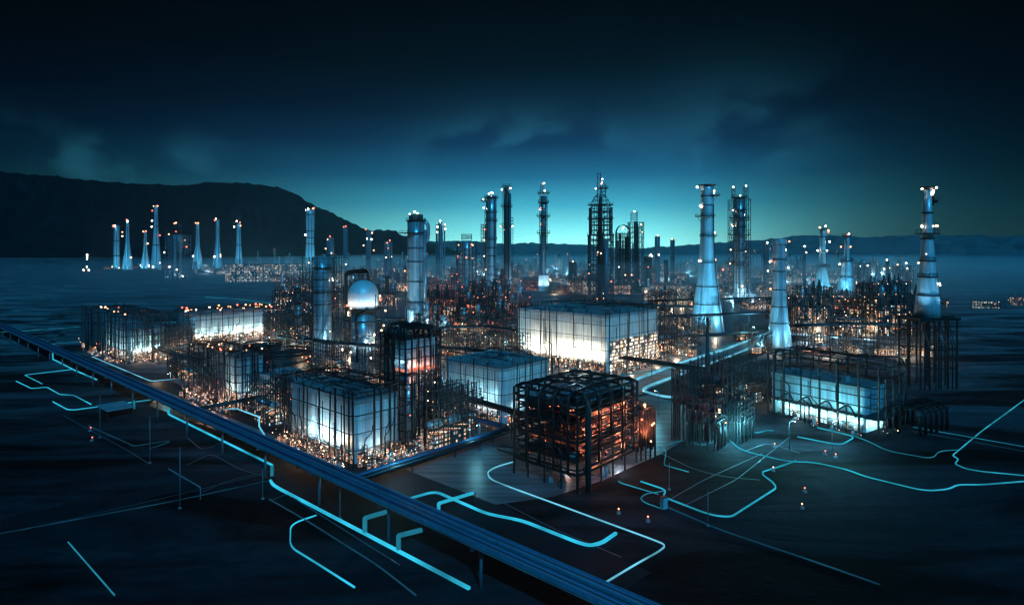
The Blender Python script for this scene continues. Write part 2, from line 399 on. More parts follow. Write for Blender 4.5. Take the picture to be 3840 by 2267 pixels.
def hill_mat(name, c0, c1):
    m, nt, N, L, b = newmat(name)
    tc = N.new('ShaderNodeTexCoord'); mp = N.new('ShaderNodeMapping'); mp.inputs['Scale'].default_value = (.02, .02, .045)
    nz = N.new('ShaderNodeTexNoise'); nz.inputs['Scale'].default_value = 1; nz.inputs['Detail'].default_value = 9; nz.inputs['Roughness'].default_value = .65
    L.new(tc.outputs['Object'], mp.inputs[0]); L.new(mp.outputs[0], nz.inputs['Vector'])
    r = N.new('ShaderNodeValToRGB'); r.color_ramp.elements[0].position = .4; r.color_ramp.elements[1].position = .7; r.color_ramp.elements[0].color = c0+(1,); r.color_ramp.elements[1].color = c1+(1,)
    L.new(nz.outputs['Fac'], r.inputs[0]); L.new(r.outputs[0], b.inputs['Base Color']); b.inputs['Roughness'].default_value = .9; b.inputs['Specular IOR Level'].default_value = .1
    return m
def interp(tab, x):
    if x <= tab[0][0]: return tab[0][1]
    for (a, b), (c, d) in zip(tab, tab[1:]):
        if x <= c: return b+(d-b)*(x-a)/(c-a)
    return tab[-1][1]
def hill(name, tab, yfoot, yridge, yback, m, zfoot, step, rough):
    mb = MB(); xs = list(range(tab[0][0], tab[-1][0]+1, step)); rows = 26; V = []; Fs = []
    for i in range(rows+1):
        t = i/rows
        for px in xs:
            a = (px-CX)/F
            zr = H+(HY-interp(tab, px))/F*yridge
            if t <= .65:
                q = t/.65; yy = yfoot+(yridge-yfoot)*q; s = q*q*(3-2*q)*.55+q*.45; z = zfoot+(zr-zfoot)*s
            else:
                q = (t-.65)/.35; yy = yridge+(yback-yridge)*q; s = 1-q*q*(3-2*q); z = zfoot*s+(zr-zfoot)*s-6*q
            x = a*yy
            nn = noise.fractal(Vector((x*.004, yy*.004, 1.7)), .9, 2.1, 6)
            nf = noise.fractal(Vector((x*.03, yy*.03, 8.2)), .8, 2.2, 4)
            amp = min(1, q*2 if t <= .65 else (1-q)*2)
            edge = 1 if abs(t-.65) > .08 else .35
            V.append((x, yy, max(-4, z+(nn*rough*edge+nf*rough*.16)*amp)))
    k = len(xs)
    for i in range(rows):
        for j in range(k-1): Fs.append((i*k+j, i*k+j+1, (i+1)*k+j+1, (i+1)*k+j))
    mb.add(V, Fs, True); return struct(name, mb, m)
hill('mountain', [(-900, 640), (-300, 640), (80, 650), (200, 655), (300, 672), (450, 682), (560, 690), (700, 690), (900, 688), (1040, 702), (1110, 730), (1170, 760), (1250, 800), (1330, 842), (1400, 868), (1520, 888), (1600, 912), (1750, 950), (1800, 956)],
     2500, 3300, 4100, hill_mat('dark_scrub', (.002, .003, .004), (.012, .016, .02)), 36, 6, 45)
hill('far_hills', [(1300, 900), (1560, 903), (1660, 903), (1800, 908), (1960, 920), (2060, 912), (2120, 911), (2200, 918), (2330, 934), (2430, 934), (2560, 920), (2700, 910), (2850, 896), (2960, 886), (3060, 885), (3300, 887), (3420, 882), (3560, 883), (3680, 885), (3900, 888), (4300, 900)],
     3400, 4800, 5300, hill_mat('haze_blue_scrub', (.05, .10, .13), (.12, .19, .23)), -2, 10, 40)  # blue haze of the distance is put into the scrub colour

def ribbon(name, pts, wd, z, m, fil=20):
    p = fillet([Vector((q[0], q[1], 0)) for q in pts], fil, 8); V = []; Fs = []
    for i, q in enumerate(p):
        a = p[max(0, i-1)]; b = p[min(len(p)-1, i+1)]; t = (b-a).normalized(); n = Vector((-t.y, t.x, 0))*wd/2
        V += [(q.x-n.x, q.y-n.y, z), (q.x+n.x, q.y+n.y, z)]
    for i in range(len(p)-1): Fs.append((2*i, 2*i+1, 2*i+3, 2*i+2))
    mb = MB(); mb.add(V, Fs); return struct(name, mb, m)
def poly(name, px, z, m):
    mb = MB(); mb.add([G(a, b)+Vector((0, 0, z)) for a, b in px], [tuple(range(len(px)))]); return struct(name, mb, m)
poly('yard', [(560, 1520), (1330, 1800), (1990, 1580), (2430, 1470), (3050, 1290), (3420, 1230), (2900, 1120), (1100, 1120), (900, 1270), (620, 1450)], .03, M_yard)
poly('apron', [(1345, 1822), (1560, 1872), (1800, 1900), (2080, 1860), (2260, 1800), (2480, 1700), (2720, 1560), (2430, 1480), (1990, 1590)], .045, M_yard)
ribbon('road', [G(560, 1420), G(1280, 1700), G(1900, 1950), G(2390, 2180)], 9, .07, M_road)
ribbon('road', [G(20, 1960), G(700, 1820), G(1080, 1770), G(1320, 1700)], 7, .085, M_road)
ribbon('road', [G(2450, 1480), G(2700, 1370), G(3050, 1240)], 12, .1, M_road)
ribbon('road', [G(1200, 1690), G(1700, 1900), G(2300, 2150)], 8, .11, M_road)

def kerb(pts, w_=.35): return ribbon('kerb', [G(a, b) for a, b in pts], w_, .16, M_blue, 4)
for pts in ([(80, 1990), (640, 1862), (1000, 1775)], [(240, 1560), (480, 1690), (560, 1740)], [(1050, 1760), (860, 1800), (760, 1845)], [(700, 1745), (790, 1700), (900, 1760), (1000, 1790)], [(1420, 1850), (1720, 1980), (2100, 2150)], [(1700, 1790), (2080, 1985), (2330, 2090)], [(1010, 1880), (1080, 1850), (1120, 1880), (1500, 2120)],
            [(2560, 1900), (2760, 1800), (2960, 1640)], [(2500, 1880), (2640, 1800), (2860, 1700)], [(700, 1640), (760, 1690), (880, 1640)], [(470, 1500), (640, 1470), (700, 1455)], [(2480, 1700), (2600, 1760), (2720, 1790), (2850, 1800)], [(3000, 1700), (2880, 1660), (2800, 1690)]): kerb(pts)
# ------------------------------------------------------------------ generic lattice
def lattice(mb, x0, x1, y0, y1, z0, z1, nx, ny, nz, w=.35, brace=.3, inner=False, skip=.05, rnd=R):
    xs = [x0+(x1-x0)*i/nx for i in range(nx+1)]; ys = [y0+(y1-y0)*i/ny for i in range(ny+1)]; zs = [z0+(z1-z0)*(i+1)/nz for i in range(nz)]
    for i, x in enumerate(xs):
        for j, y in enumerate(ys):
            if inner or i in (0, nx) or j in (0, ny): mb.bar((x, y, 0), (x, y, z1+rnd.uniform(0, 1.2)), w)
    for z in zs:
        for j, y in enumerate(ys):
            if (inner or j in (0, ny)) and rnd.random() > skip: mb.bar((x0-.4, y, z), (x1+.4, y, z), w*.8)
        for i, x in enumerate(xs):
            if (inner or i in (0, nx)) and rnd.random() > skip: mb.bar((x, y0-.35, z-.05), (x, y1+.35, z-.05), w*.7)
    lev = [z0]+zs
    for k in range(nz):
        for i in range(nx):
            for y in (ys[0], ys[-1]):
                if rnd.random() < brace: mb.bar((xs[i], y, lev[k]), (xs[i+1], y, lev[k+1]), w*.5)
        for j in range(ny):
            for x in (xs[0], xs[-1]):
                if rnd.random() < brace: mb.bar((x, ys[j], lev[k]), (x, ys[j+1], lev[k+1]), w*.5)
def rail(mb, c, r, z, h=1.1, n=14, t=.09):
    pts = [(c[0]+r*math.cos(2*PI*i/n), c[1]+r*math.sin(2*PI*i/n)) for i in range(n)]
    for i in range(n):
        a, b = pts[i], pts[(i+1) % n]
        mb.bar((a[0], a[1], z), (a[0], a[1], z+h), t); mb.bar((a[0], a[1], z+h), (b[0], b[1], z+h), t)

# ------------------------------------------------------------------ stacks and columns, measured in photograph pixels at their own depth
def stack(name, label, cat, px, by, prof, bands=(), plats=(), lamps=(), ladder=True, mat=None, dome=False, band_w=3.0, lampr=2.7, flood=None, capr=0, group=None, n=26, z0=0.0, floodcol=(.17, .66, .9)):
    """prof: (photo row, width) from the foot up; bands/plats: rows; lamps: (dx, row, material)"""
    g = G(px, by); s = g.y/F
    t = thing(name, label, cat, (g.x, g.y, z0), 0, group)
    zz = lambda y: (by-y)*s
    P = [(wd/2*s, zz(y)) for y, wd in prof]
    def rad(z):
        for (r0, za), (r1, zb) in zip(P, P[1:]):
            if za <= z <= zb+1e-6: return r0+(r1-r0)*(z-za)/max(1e-6, zb-za)
        return P[-1][0]
    b = MB(); Q = []
    for (r0, za), (r1, zb) in zip(P, P[1:]):
        k = 6
        for i in range(k): Q.append((r0+(r1-r0)*i/k, za+(zb-za)*i/k))
    Q.append(P[-1])
    if dome:
        r, z = P[-1]
        for i in range(1, 8): Q.append((max(.02, r*math.cos(PI/2*i/7)), z+r*math.sin(PI/2*i/7)))
    b.lathe(Q, n=n); b.build('shaft', mat or M_stack, t)
    for y in bands:
        b = MB(); r = rad(zz(y)); b.ring((0, 0), r+.55*s+.25, band_w*s, zz(y), n); b.build('band', M_black, t)
    for pl in plats:
        y, wd = pl[0], pl[1]; off = pl[2] if len(pl) > 2 else 0
        b = MB(); r = wd/2*s; b.ring((off*s, 0), r, max(.4, 2.4*s), zz(y), 18); 
        for k in range(6):
            a = PI*k/3+.3; b.bar((off*s+r*.9*math.cos(a), r*.9*math.sin(a), zz(y)), (rad(zz(y))*.8*math.cos(a), rad(zz(y))*.8*math.sin(a), zz(y)-r*.8), max(.12, .7*s))
        pf = b.build('platform', M_black, t); b = MB(); rail(b, (off*s, 0), r*.97, zz(y)+2.4*s, max(1.4, 7*s), 14, max(.12, .7*s)); b.build('railing', M_black, pf)
    if capr:
        b = MB(); b.lathe([(P[-1][0]*1.02, P[-1][1]-1.5*s), (capr/2*s, P[-1][1]+1.5*s), (capr/2*s, P[-1][1]+4*s)], n=n, smooth=False); b.build('crown_ring', M_black, t)
    if ladder:
        b = MB(); zt = P[-1][1]; an = R.uniform(-2.4, -.7)
        k = max(8, int(zt/4)); prev = None
        for i in range(k+1):
            z = zt*i/k; r = rad(z)+.5
            c = Vector((r*math.cos(an), r*math.sin(an), z)); tt = Vector((-math.sin(an), math.cos(an), 0))*max(.4, 1.2*s)
            if prev:
                b.bar(prev[0]-prev[1], c-tt, max(.12, .6*s)); b.bar(prev[0]+prev[1], c+tt, max(.12, .6*s)); b.bar(c-tt, c+tt, max(.1, .5*s))
            prev = (c, tt)
        b.build('ladder', M_steel, t)
    for dx, y, m in lamps:
        lamp(t, (dx*s, -rad(zz(y))*(.2 if abs(dx) > 5 else 1.0)-.6, zz(y)), lampr*s, m)
    if flood:
        for k in range(2):
            an = -PI/2+(-.75 if k else .75); rr = P[0][0]+P[-1][1]*.3+6
            slight(t, (rr*math.cos(an), rr*math.sin(an), 4), (0, 0, P[-1][1]*.4), floodcol, flood*1.6, 75)
        for k in range(2):
            an = -PI/2+(-.6 if k else .6); rr = P[0][0]+12; slight(t, (rr*math.cos(an), rr*math.sin(an), 9), (0, 0, P[-1][1]*.14), floodcol, flood*.16, 110, 1)
        if P[0][0] > 8:
            an = -.95; b = MB(); b.sweep([((rad(z)+.9)*math.cos(an), (rad(z)+.9)*math.sin(an), z) for z in [P[-1][1]*.86*i/16 for i in range(17)]], max(.3, .9*s), 7); b.build('riser_pipe', M_black, t)
    t['_h'] = P[-1][1]
    return t
def nolab(t):
    if '_h' in t: del t['_h']
# far left group
stack('chimney', 'thick pale cylinder chimney with one dark band, leftmost of the far left stacks', 'chimney', 437, 1010, [(1010, 26), (985, 22), (845, 18)], (905, 960), (), ((-12, 846, L_red), (-10, 850, L_red), (0, 846, L_white), (-14, 1000, L_warm), (10, 1004, L_white)), mat=M_stack, flood=90000)
stack('chimney', 'slim blue chimney flaring to a wide foot beside the thick leftmost chimney', 'chimney', 478, 1014, [(1014, 36), (985, 34), (950, 24), (905, 13), (822, 9)], (), (), ((0, 824, L_red), (3, 830, L_white), (16, 965, L_warm), (-8, 1010, L_warm), (12, 1011, L_warm), (-18, 870, L_red), (-18, 885, L_warm)), flood=90000)
stack('chimney', 'shortest flared blue chimney standing left of the tallest far left stack', 'chimney', 545, 1009, [(1009, 34), (975, 24), (935, 12), (866, 8)], (), (), ((5, 866, L_red), (10, 913, L_warm), (-14, 995, L_white), (16, 996, L_white), (-5, 868, L_org)), flood=120000)
stack('chimney', 'tallest of the far left chimneys, thin with lights up its side', 'chimney', 585, 1012, [(1012, 36), (980, 34), (900, 22), (840, 14), (770, 12)], (920, 850), (), ((-7, 773, L_warm), (7, 772, L_red), (-13, 790, L_red), (-14, 827, L_white), (-15, 850, L_white), (16, 882, L_red), (-6, 975, L_white), (8, 978, L_warm), (0, 1000, L_white), (16, 985, L_warm)), flood=70000)
stack('chimney', 'blue flared chimney just right of the far left lattice tower', 'chimney', 741, 1011, [(1011, 38), (965, 30), (920, 14), (836, 10)], (), (), ((-4, 836, L_red), (5, 836, L_org), (-14, 960, L_white)), flood=90000)
stack('chimney', 'slender flared chimney in the middle of the far left row', 'chimney', 816, 1010, [(1010, 40), (960, 26), (925, 18), (900, 13), (824, 12)], (), (), ((-7, 823, L_red), (-10, 826, L_red), (-3, 820, L_warm), (-10, 965, L_warm), (-5, 962, L_white), (12, 955, L_warm), (12, 962, L_org)), flood=70000)
stack('chimney', 'banded pale chimney at the right end of the far left row', 'chimney', 895, 1011, [(1011, 32), (955, 24), (920, 18), (836, 14)], (921,), (), ((-6, 829, L_white), (-16, 850, L_white), (6, 834, L_red), (8, 846, L_org)), flood=60000)
stack('chimney', 'pale banded chimney rising behind the scaffolded left column, in front of the mountain', 'chimney', 1163, 1020, [(1020, 40), (950, 33), (900, 28), (784, 32)], (806, 868, 893, 915), (), ((-14, 787, L_white), (-2, 784, L_white), (12, 782, L_org), (16, 780, L_red), (-17, 880, L_white)), mat=M_stack, flood=130000, lampr=3)
# main stacks right
stack('chimney', 'big pale flared chimney with dark bands right of the big floodlit building', 'chimney', 2652, 1240, [(1240, 124), (1225, 120), (1140, 98), (1074, 80), (985, 60), (886, 50), (772, 47), (697, 46)], (737, 772, 1074, 1140, 1180), ((812, 74, -8), (886, 64, 4), (985, 66), (1140, 100), (735, 60, 18)),
      ((-40, 702, L_white), (22, 722, L_white), (24, 716, L_warm), (-24, 776, L_warm), (-28, 772, L_white), (20, 873, L_warm), (26, 872, L_warm), (-32, 978, L_white), (28, 974, L_red), (-30, 1072, L_org), (56, 1010, L_org)), flood=110000, capr=64, lampr=3.8)
stack('chimney', 'white stack with flared foot in front of the right pipe field', 'chimney', 2922, 1306, [(1306, 94), (1215, 70), (1150, 56), (1087, 46), (1018, 46), (973, 46), (918, 44), (915, 52), (897, 50), (895, 34)], (918, 973, 1018, 1087, 1150, 1210), (),
      ((34, 905, L_red), (18, 940, L_warm), (20, 937, L_white), (-38, 980, L_white), (-32, 978, L_red), (30, 1003, L_warm), (-36, 1082, L_org)), flood=50000, lampr=3.4)
stack('chimney', 'slim chimney on a splayed cone foot, left one of the right pair', 'chimney', 3085, 1092, [(1092, 66), (1002, 30), (1000, 26), (940, 22), (860, 18)], (942, 890), ((1000, 46), (858, 32)), ((-12, 853, L_white), (10, 848, L_white), (20, 864, L_warm), (20, 870, L_org), (24, 906, L_white), (-20, 939, L_white), (14, 939, L_white), (0, 1080, L_warm)), flood=90000, lampr=3.1)
stack('chimney', 'stepped slim chimney, right one of the right pair', 'chimney', 3176, 1100, [(1100, 66), (1040, 54), (1038, 46), (982, 34), (978, 20), (886, 17)], (1036,), ((978, 42), (885, 34)), ((2, 877, L_white), (-2, 879, L_org), (-24, 925, L_org), (10, 926, L_warm), (12, 924, L_red), (-30, 990, L_white), (30, 1060, L_warm), (28, 1055, L_org)), flood=90000, lampr=3.1)
# ------------------------------------------------------------------ the stack standing on a legged deck, far right
g = G(3478, 1446); s = g.y/F; zd = (1446-1186)*s
t = stack('chimney', 'tall pale stack with a lamp-ringed crown on the legged deck at far right', 'chimney', 3478, 1446, [(1446, 1), (1445, 1)], ladder=False)
for o in children(t): bpy.data.objects.remove(o)
t.location.z = zd
def on_deck(t):
    zz = lambda y: (1186-y)*s
    P = [(42*s, 0), (40*s, zz(1145)), (37*s, zz(1110)), (29*s, zz(1040)), (24*s, zz(980)), (20*s, zz(900)), (17*s, zz(880)), (15*s, zz(800)), (13*s, zz(706))]
    b = MB(); b.lathe(P, n=28); b.build('shaft', M_stack, t)
    def rad(z):
        for (r0, za), (r1, zb) in zip(P, P[1:]):
            if za <= z <= zb: return r0+(r1-r0)*(z-za)/(zb-za)
        return 13*s
    for y in (1040, 980, 897, 1108, 800):
        b = MB(); b.ring((0, 0), rad(zz(y))+.5, 5*s, zz(y), 26); b.build('band', M_black, t)
    for y, wd in ((878, 80), (1040, 66), (980, 54)):
        b = MB(); b.ring((0, 0), wd/2*s, 4*s, zz(y), 20); pf = b.build('platform', M_black, t); b = MB(); rail(b, (0, 0), wd/2*s*.97, zz(y)+4*s, 12*s, 16, .12); b.build('railing', M_black, pf)
    b = MB(); b.lathe([(13*s, zz(712)), (26*s, zz(704)), (26*s, zz(700)), (12*s, zz(700))], n=26, smooth=False); b.build('crown_ring', M_black, t)
    b = MB()
    for dx, dy in ((20, -4), (24, 0), (22, 4)): b.sweep(fillet([(13*s, dy*s*.3, zz(720)), (dx*s, dy*s, zz(735)), (dx*s*.9, dy*s, zz(770))], 2), .35, 6)
    b.ball((30*s, 0, zz(752)), 1.2); b.build('vent_pipe', M_black, t)
    for dx, y, m in ((-27, 709, L_white), (27, 704, L_white), (16, 716, L_white), (14, 724, L_white), (12, 730, L_warm), (-29, 846, L_warm), (-28, 850, L_white), (14, 848, L_warm), (24, 847, L_warm), (30, 847, L_warm), (4, 888, L_red), (-12, 940, L_warm), (-14, 952, L_warm), (34, 1068, L_warm), (32, 1062, L_white), (-44, 985, L_warm)):
        lamp(t, (dx*s, -rad(zz(y))*.5-.4, zz(y)), 3.4*s, m)
    for sg in (-1, 1): slight(t, (sg*9, -8.5, .8), (0, 0, 30), (.3, .72, 1), 16000, 80)
on_deck(t)
d = thing('deck', 'tall black legged deck carrying the lamp-crowned stack at far right', 'deck', (g.x, g.y, 0), .15)
b = MB(); b.box(-10, 10, -7, 7, zd-1.2, zd-.004); b.build('deck_slab', M_black, d)
b = MB(); rail(b, (0, 0), 9.4, zd, 1.4, 18, .12); b.build('railing', M_black, d)
for i in range(5):
    for y in (-6, 6, 0):
        if y == 0 and i in (1, 3): continue
        b = MB(); b.bar((-9+4.5*i, y, 0), (-9+4.5*i, y, zd-1.2), .55); b.build('leg', M_black, d)
for z in (zd*.28, zd*.55, zd*.8):
    b = MB(); b.sweep([(-9.1, -6.1, z), (9.1, -6.1, z), (9.1, 6.1, z), (-9.1, 6.1, z)], .25, 4, True, PI/4, False); b.build('ring_beam', M_black, d)
for k in range(7):
    b = MB(); x = -8+2.6*k+R.uniform(-.6, .6); b.sweep(fillet([(x, -7.4, 0), (x, -7.4, zd*R.uniform(.5, .95)), (x, -3, zd*.97)], 1.5), .22, 6); b.build('pipe', M_black, d)

# ------------------------------------------------------------------ columns
def column(label, px, by, ty, wd, frame=None, nz=8, lamps=(), mat=None, plats=(), dome=False, pipes=3, masts=(), shaft=True, extra=None, flood=0, name='column', cat='column', bands=()):
    """a process column: shell, platforms, riser pipes and, when asked, an open steel frame round it (frame: width in px)"""
    g = G(px, by); s = g.y/F; h = (by-ty)*s
    t = stack(name, label, cat, px, by, [(by, wd), (ty, wd)], bands, plats, lamps, True, mat or M_stack2, dome, lampr=2.7, flood=flood*.45, floodcol=(.5, .85, 1))
    r = wd/2*s
    if frame:
        q = frame/2*s; b = MB(); lattice(b, -q, q, -q, q, 0, h*.985, 3, 3, nz, max(.3, 2.0*s), .4, False, .05); b.build('frame', M_steel if by > 1080 else M_blue, t)  # far frames take a bluer steel that stands for haze
    for k in range(pipes):
        a = R.uniform(0, 2*PI); rr = r+R.uniform(.8, 2)*max(1, s*2); zt = h*R.uniform(.6, 1.02)
        p = [(rr*math.cos(a), rr*math.sin(a), 0), (rr*math.cos(a), rr*math.sin(a), zt), (r*.5*math.cos(a), r*.5*math.sin(a), zt+.3)]
        b = MB(); b.sweep(fillet(p, 3*s+.5), max(.25, 1.5*s), 6); b.build('pipe', M_steel, t)
    for dx, y0, y1, wm in masts:
        b = MB(); q = wm/2*s; lattice(b, dx*s-q, dx*s+q, -q, q, (by-y0)*s, (by-y1)*s, 1, 1, 5, max(.2, 1.2*s), .5)
        b.v = [(x, y, max(z, (by-y0)*s)) for x, y, z in b.v]; b.build('mast', M_steel, t)
    return t
column('scaffolded silver column left of the domed tank tower', 1210, 1335, 962, 66, 112, 7, ((-48, 985, L_org), (40, 1043, L_warm), (42, 1050, L_white), (-10, 1100, L_white), (20, 1130, L_warm), (28, 1180, L_warm), (30, 1240, L_warm), (10, 1260, L_white), (-20, 1290, L_warm)), plats=((1095, 80), (1005, 84)), flood=40000, bands=(1005, 1048, 1140))
column('thin lattice mast with a red light in front of the mountain slope', 1295, 1040, 850, 7, 11, 14, ((-5, 851, L_red), (3, 848, L_red), (4, 990, L_white)), pipes=0)
column('small lamp tower behind the scaffolded silver column', 1238, 1060, 890, 14, 20, 10, ((2, 886, L_red), (-9, 898, L_warm), (-16, 932, L_warm), (8, 948, L_white)), pipes=1)
column('thin tower with paired lamps on the ridge foot left of the tall banded column', 1382, 1060, 864, 8, 13, 12, ((-10, 860, L_red), (14, 873, L_warm), (-6, 895, L_white), (12, 897, L_white), (-18, 920, L_org), (20, 938, L_org)), pipes=0)
column('short red-topped tower close left of the tall banded column', 1456, 1070, 905, 12, 24, 9, ((6, 901, L_red), (-4, 910, L_org), (2, 930, L_red), (12, 962, L_warm), (-6, 965, L_white)))
t16 = column('tall thick banded silver column with a lit railed crown, left of centre', 1560, 1262, 828, 64, None, 9, ((-22, 803, L_white), (-2, 795, L_white), (2, 797, L_white), (8, 800, L_white), (20, 905, L_white), (-28, 1040, L_warm), (20, 1038, L_org), (24, 1076, L_warm), (-40, 1015, L_org), (-38, 1076, L_org)), plats=((828, 78), (875, 100, -14)), bands=(932, 982, 1056, 1132), pipes=4, flood=120000)
s16 = G(1560, 1262).y/F
b = MB(); b.lathe([(26*s16, 434*s16), (24*s16, 452*s16)], n=20, smooth=False); rail(b, (0, 0), 25*s16, 434*s16, 22*s16, 16, .5); b.build('crown', M_steel, t16)
b = MB(); b.sweep(fillet([(28*s16, 0, 438*s16), (46*s16, 0, 420*s16), (46*s16, 0, 370*s16), (32*s16, 0, 345*s16)], 6), 1.3, 8); b.sweep([(37*s16, -4, 0), (37*s16, -4, 400*s16)], .9, 8); b.sweep([(41*s16, -6, 0), (41*s16, -6, 300*s16)], .7, 8); b.build('overhead_pipe', M_stack2, t16)
column('far pale column with a rounded lamp-lit lattice head right of the tall banded column', 1652, 1055, 840, 18, 30, 12, ((0, 828, L_white), (-12, 850, L_white), (16, 842, L_white), (18, 858, L_white), (-14, 870, L_white)), dome=True)
t18 = column('squat red-lit lattice tower left of the twin centre columns', 1750, 1110, 902, 40, 70, 12, ((-30, 918, L_red), (10, 915, L_red), (20, 916, L_red), (24, 920, L_org), (-34, 960, L_org), (-36, 968, L_red), (10, 966, L_red), (22, 968, L_red), (-10, 1058, L_red), (16, 1060, L_org), (20, 1062, L_red), (0, 965, L_red)), masts=((0, 900, 878, 36),), pipes=6)
t19 = column('blue-lit centre column with dark platforms and a lattice stair on its left', 1842, 1112, 735, 40, None, 10, ((-8, 727, L_white), (2, 724, L_white), (6, 725, L_white), (-30, 748, L_white), (-28, 780, L_white), (-26, 900, L_warm), (-24, 860, L_org), (-26, 960, L_warm), (-20, 1010, L_warm)), plats=((742, 56), (828, 50), (798, 46), (755, 30, -24), (898, 46)), bands=(930, 960, 1000, 1030), flood=120000)
s19 = G(1842, 1112).y/F; b = MB(); lattice(b, -38*s19, -21*s19, -8*s19, 8*s19, 0, 270*s19, 2, 1, 22, 1.7*s19, .9); b.build('stair_tower', M_steel, t19)
t20 = column('slim dark twin-pipe column with a lamp each side of its top, right of the blue-lit centre column', 1900, 1116, 704, 22, None, 10, ((-18, 711, L_white), (14, 706, L_white), (10, 862, L_org), (-8, 862, L_org), (22, 848, L_white), (-22, 848, L_org)), plats=((700, 34), (775, 44), (848, 44)), pipes=5, mat=M_steel)
s20 = G(1900, 1116).y/F; b = MB(); b.sweep([(12*s20, -3, 0), (12*s20, -3, 390*s20)], 4*s20, 8); b.build('twin_pipe', M_blue, t20); b = MB(); lattice(b, 14*s20, 24*s20, -5*s20, 5*s20, 0, 300*s20, 1, 1, 26, 1.6*s20, .9); b.build('stair_tower', M_steel, t20)
t21 = column('lone slim blue column on a white block, between the centre columns and the tallest tower', 2038, 1090, 735, 20, None, 9, ((2, 688, L_white), (-2, 690, L_org), (4, 716, L_white), (-12, 780, L_org), (-14, 786, L_warm), (-10, 840, L_red), (24, 1046, L_org), (26, 1050, L_warm)), plats=((726, 46), (812, 52), (875, 50), (760, 42)), masts=((-6, 730, 694, 10),), pipes=4, flood=120000)
s21 = G(2038, 1090).y/F; b = MB(); b.box(-18*s21, 18*s21, -18*s21, 18*s21, 0, 58*s21); b.build('plinth', M_white, t21)
b = MB(); lattice(b, -14*s21, 14*s21, -10*s21, 10*s21, 150*s21, 350*s21, 2, 1, 18, 1.5*s21, .8)
b.v = [(x, y, max(z, 150*s21)) for x, y, z in b.v]; b.build('cage', M_steel, t21)
# tallest lattice tower
t22 = column('tallest dark lattice tower with a rounded shoulder and thin mast, at centre right', 2252, 1125, 740, 13, None, 12, ((6, 672, L_white), (2, 690, L_org), (-18, 707, L_white), (4, 684, L_warm), (-10, 945, L_org), (0, 950, L_warm), (-14, 955, L_org), (-44, 1025, L_red), (-40, 992, L_warm), (40, 1055, L_red), (8, 1100, L_white), (-14, 1120, L_red), (10, 1118, L_red)), plats=((770, 96), (822, 98), (884, 104), (905, 78), (965, 80), (707, 44, 8), (795, 86), (845, 88), (864, 88), (930, 82), (1000, 86), (1040, 88)), masts=((-6, 745, 650, 12), (12, 740, 690, 14)), pipes=8, mat=M_steel)
s22 = G(2252, 1125).y/F; b = MB()
for k, (q, y0, y1) in enumerate(((42, 1125, 880), (38, 880, 780))):
    c = MB(); lattice(c, -q*s22, q*s22, -q*s22, q*s22, (1125-y0)*s22, (1125-y1)*s22, 4, 4, 13 if k == 0 else 6, 2.5*s22, .4); c.v = [(x, y, max(z, (1125-y0)*s22)) for x, y, z in c.v]; b.add(c.v, c.f)
for k in range(12):
    a = 2*PI*k/12; c, sn = math.cos(a), math.sin(a)
    b.sweep([(38*s22*c, 38*s22*sn, 345*s22), (36*s22*c, 36*s22*sn, 362*s22), (26*s22*c, 26*s22*sn, 382*s22), (14*s22*c, 14*s22*sn, 396*s22)], .8*s22, 4)
for q, z in ((37, 355), (31, 374), (22, 388)): b.sweep([(q*s22*math.cos(2*PI*k/16), q*s22*math.sin(2*PI*k/16), z*s22) for k in range(16)], .8*s22, 4, True)
b.build('frame', M_steel, t22)
b = MB(); b.lathe([(9*s22, 0), (9*s22, 230*s22)], (14*s22, -50*s22), 16); b.build('feed_column', M_blue, t22)
# arch block and spired tower
t23 = column('dark spired lattice tower beside the round-shouldered block, right of the tallest tower', 2384, 1095, 830, 16, 50, 14, ((-6, 793, L_white), (20, 842, L_warm), (24, 870, L_warm), (-16, 1030, L_org), (10, 1050, L_red)), masts=((-6, 832, 796, 22),), pipes=8, mat=M_steel)
t23b = thing('lattice_block', 'dark round-shouldered lattice block left of the spired lattice tower', 'lattice block', G(2336, 1090))
s23 = G(2336, 1090).y/F; b = MB(); lattice(b, -26*s23, 26*s23, -14*s23, 14*s23, 0, 215*s23, 7, 3, 14, 2.0*s23, .3)
for k in range(7):
    y = -14*s23+28*s23*k/6; b.sweep([(26*s23*math.cos(PI*i/8), y, 215*s23+32*s23*math.sin(PI*i/8)) for i in range(9)], .9*s23, 4)
b.build('frame', M_steel, t23b)
for k in range(5):
    b = MB(); x = (-20+10*k)*s23; b.lathe([(3.6*s23, 0), (3.6*s23, (205+R.uniform(-20, 15))*s23)], (x, 0), 10); b.build('riser', M_steel, t23b)
for dx, z in ((0, 238), (-4, 232), (16, 226), (10, 40), (-18, 90), (6, 60)): lamp(t23b, (dx*s23, -16*s23, z*s23), 2.6*s23, L_mix)
column('thin far column with a railed head, first right of the spired tower', 2465, 1065, 885, 10, 14, 12, ((0, 882, L_warm), (4, 955, L_white)), pipes=1)
column('thin far dark column, second right of the spired tower', 2522, 1065, 898, 8, 12, 14, ((-3, 896, L_org),), pipes=1, mat=M_steel)
column('short dark column between the thin far columns', 2497, 1080, 975, 15, None, 8, (), pipes=2, mat=M_steel)
column('dark stub column left of the tallest tower', 2147, 1092, 982, 22, 24, 8, ((0, 980, L_warm),), mat=M_steel)
column('dark lamp-topped stub column right of the spired tower', 2430, 1088, 962, 18, 22, 8, ((10, 955, L_white), (14, 960, L_white), (4, 958, L_warm), (-2, 1000, L_red)), mat=M_steel)
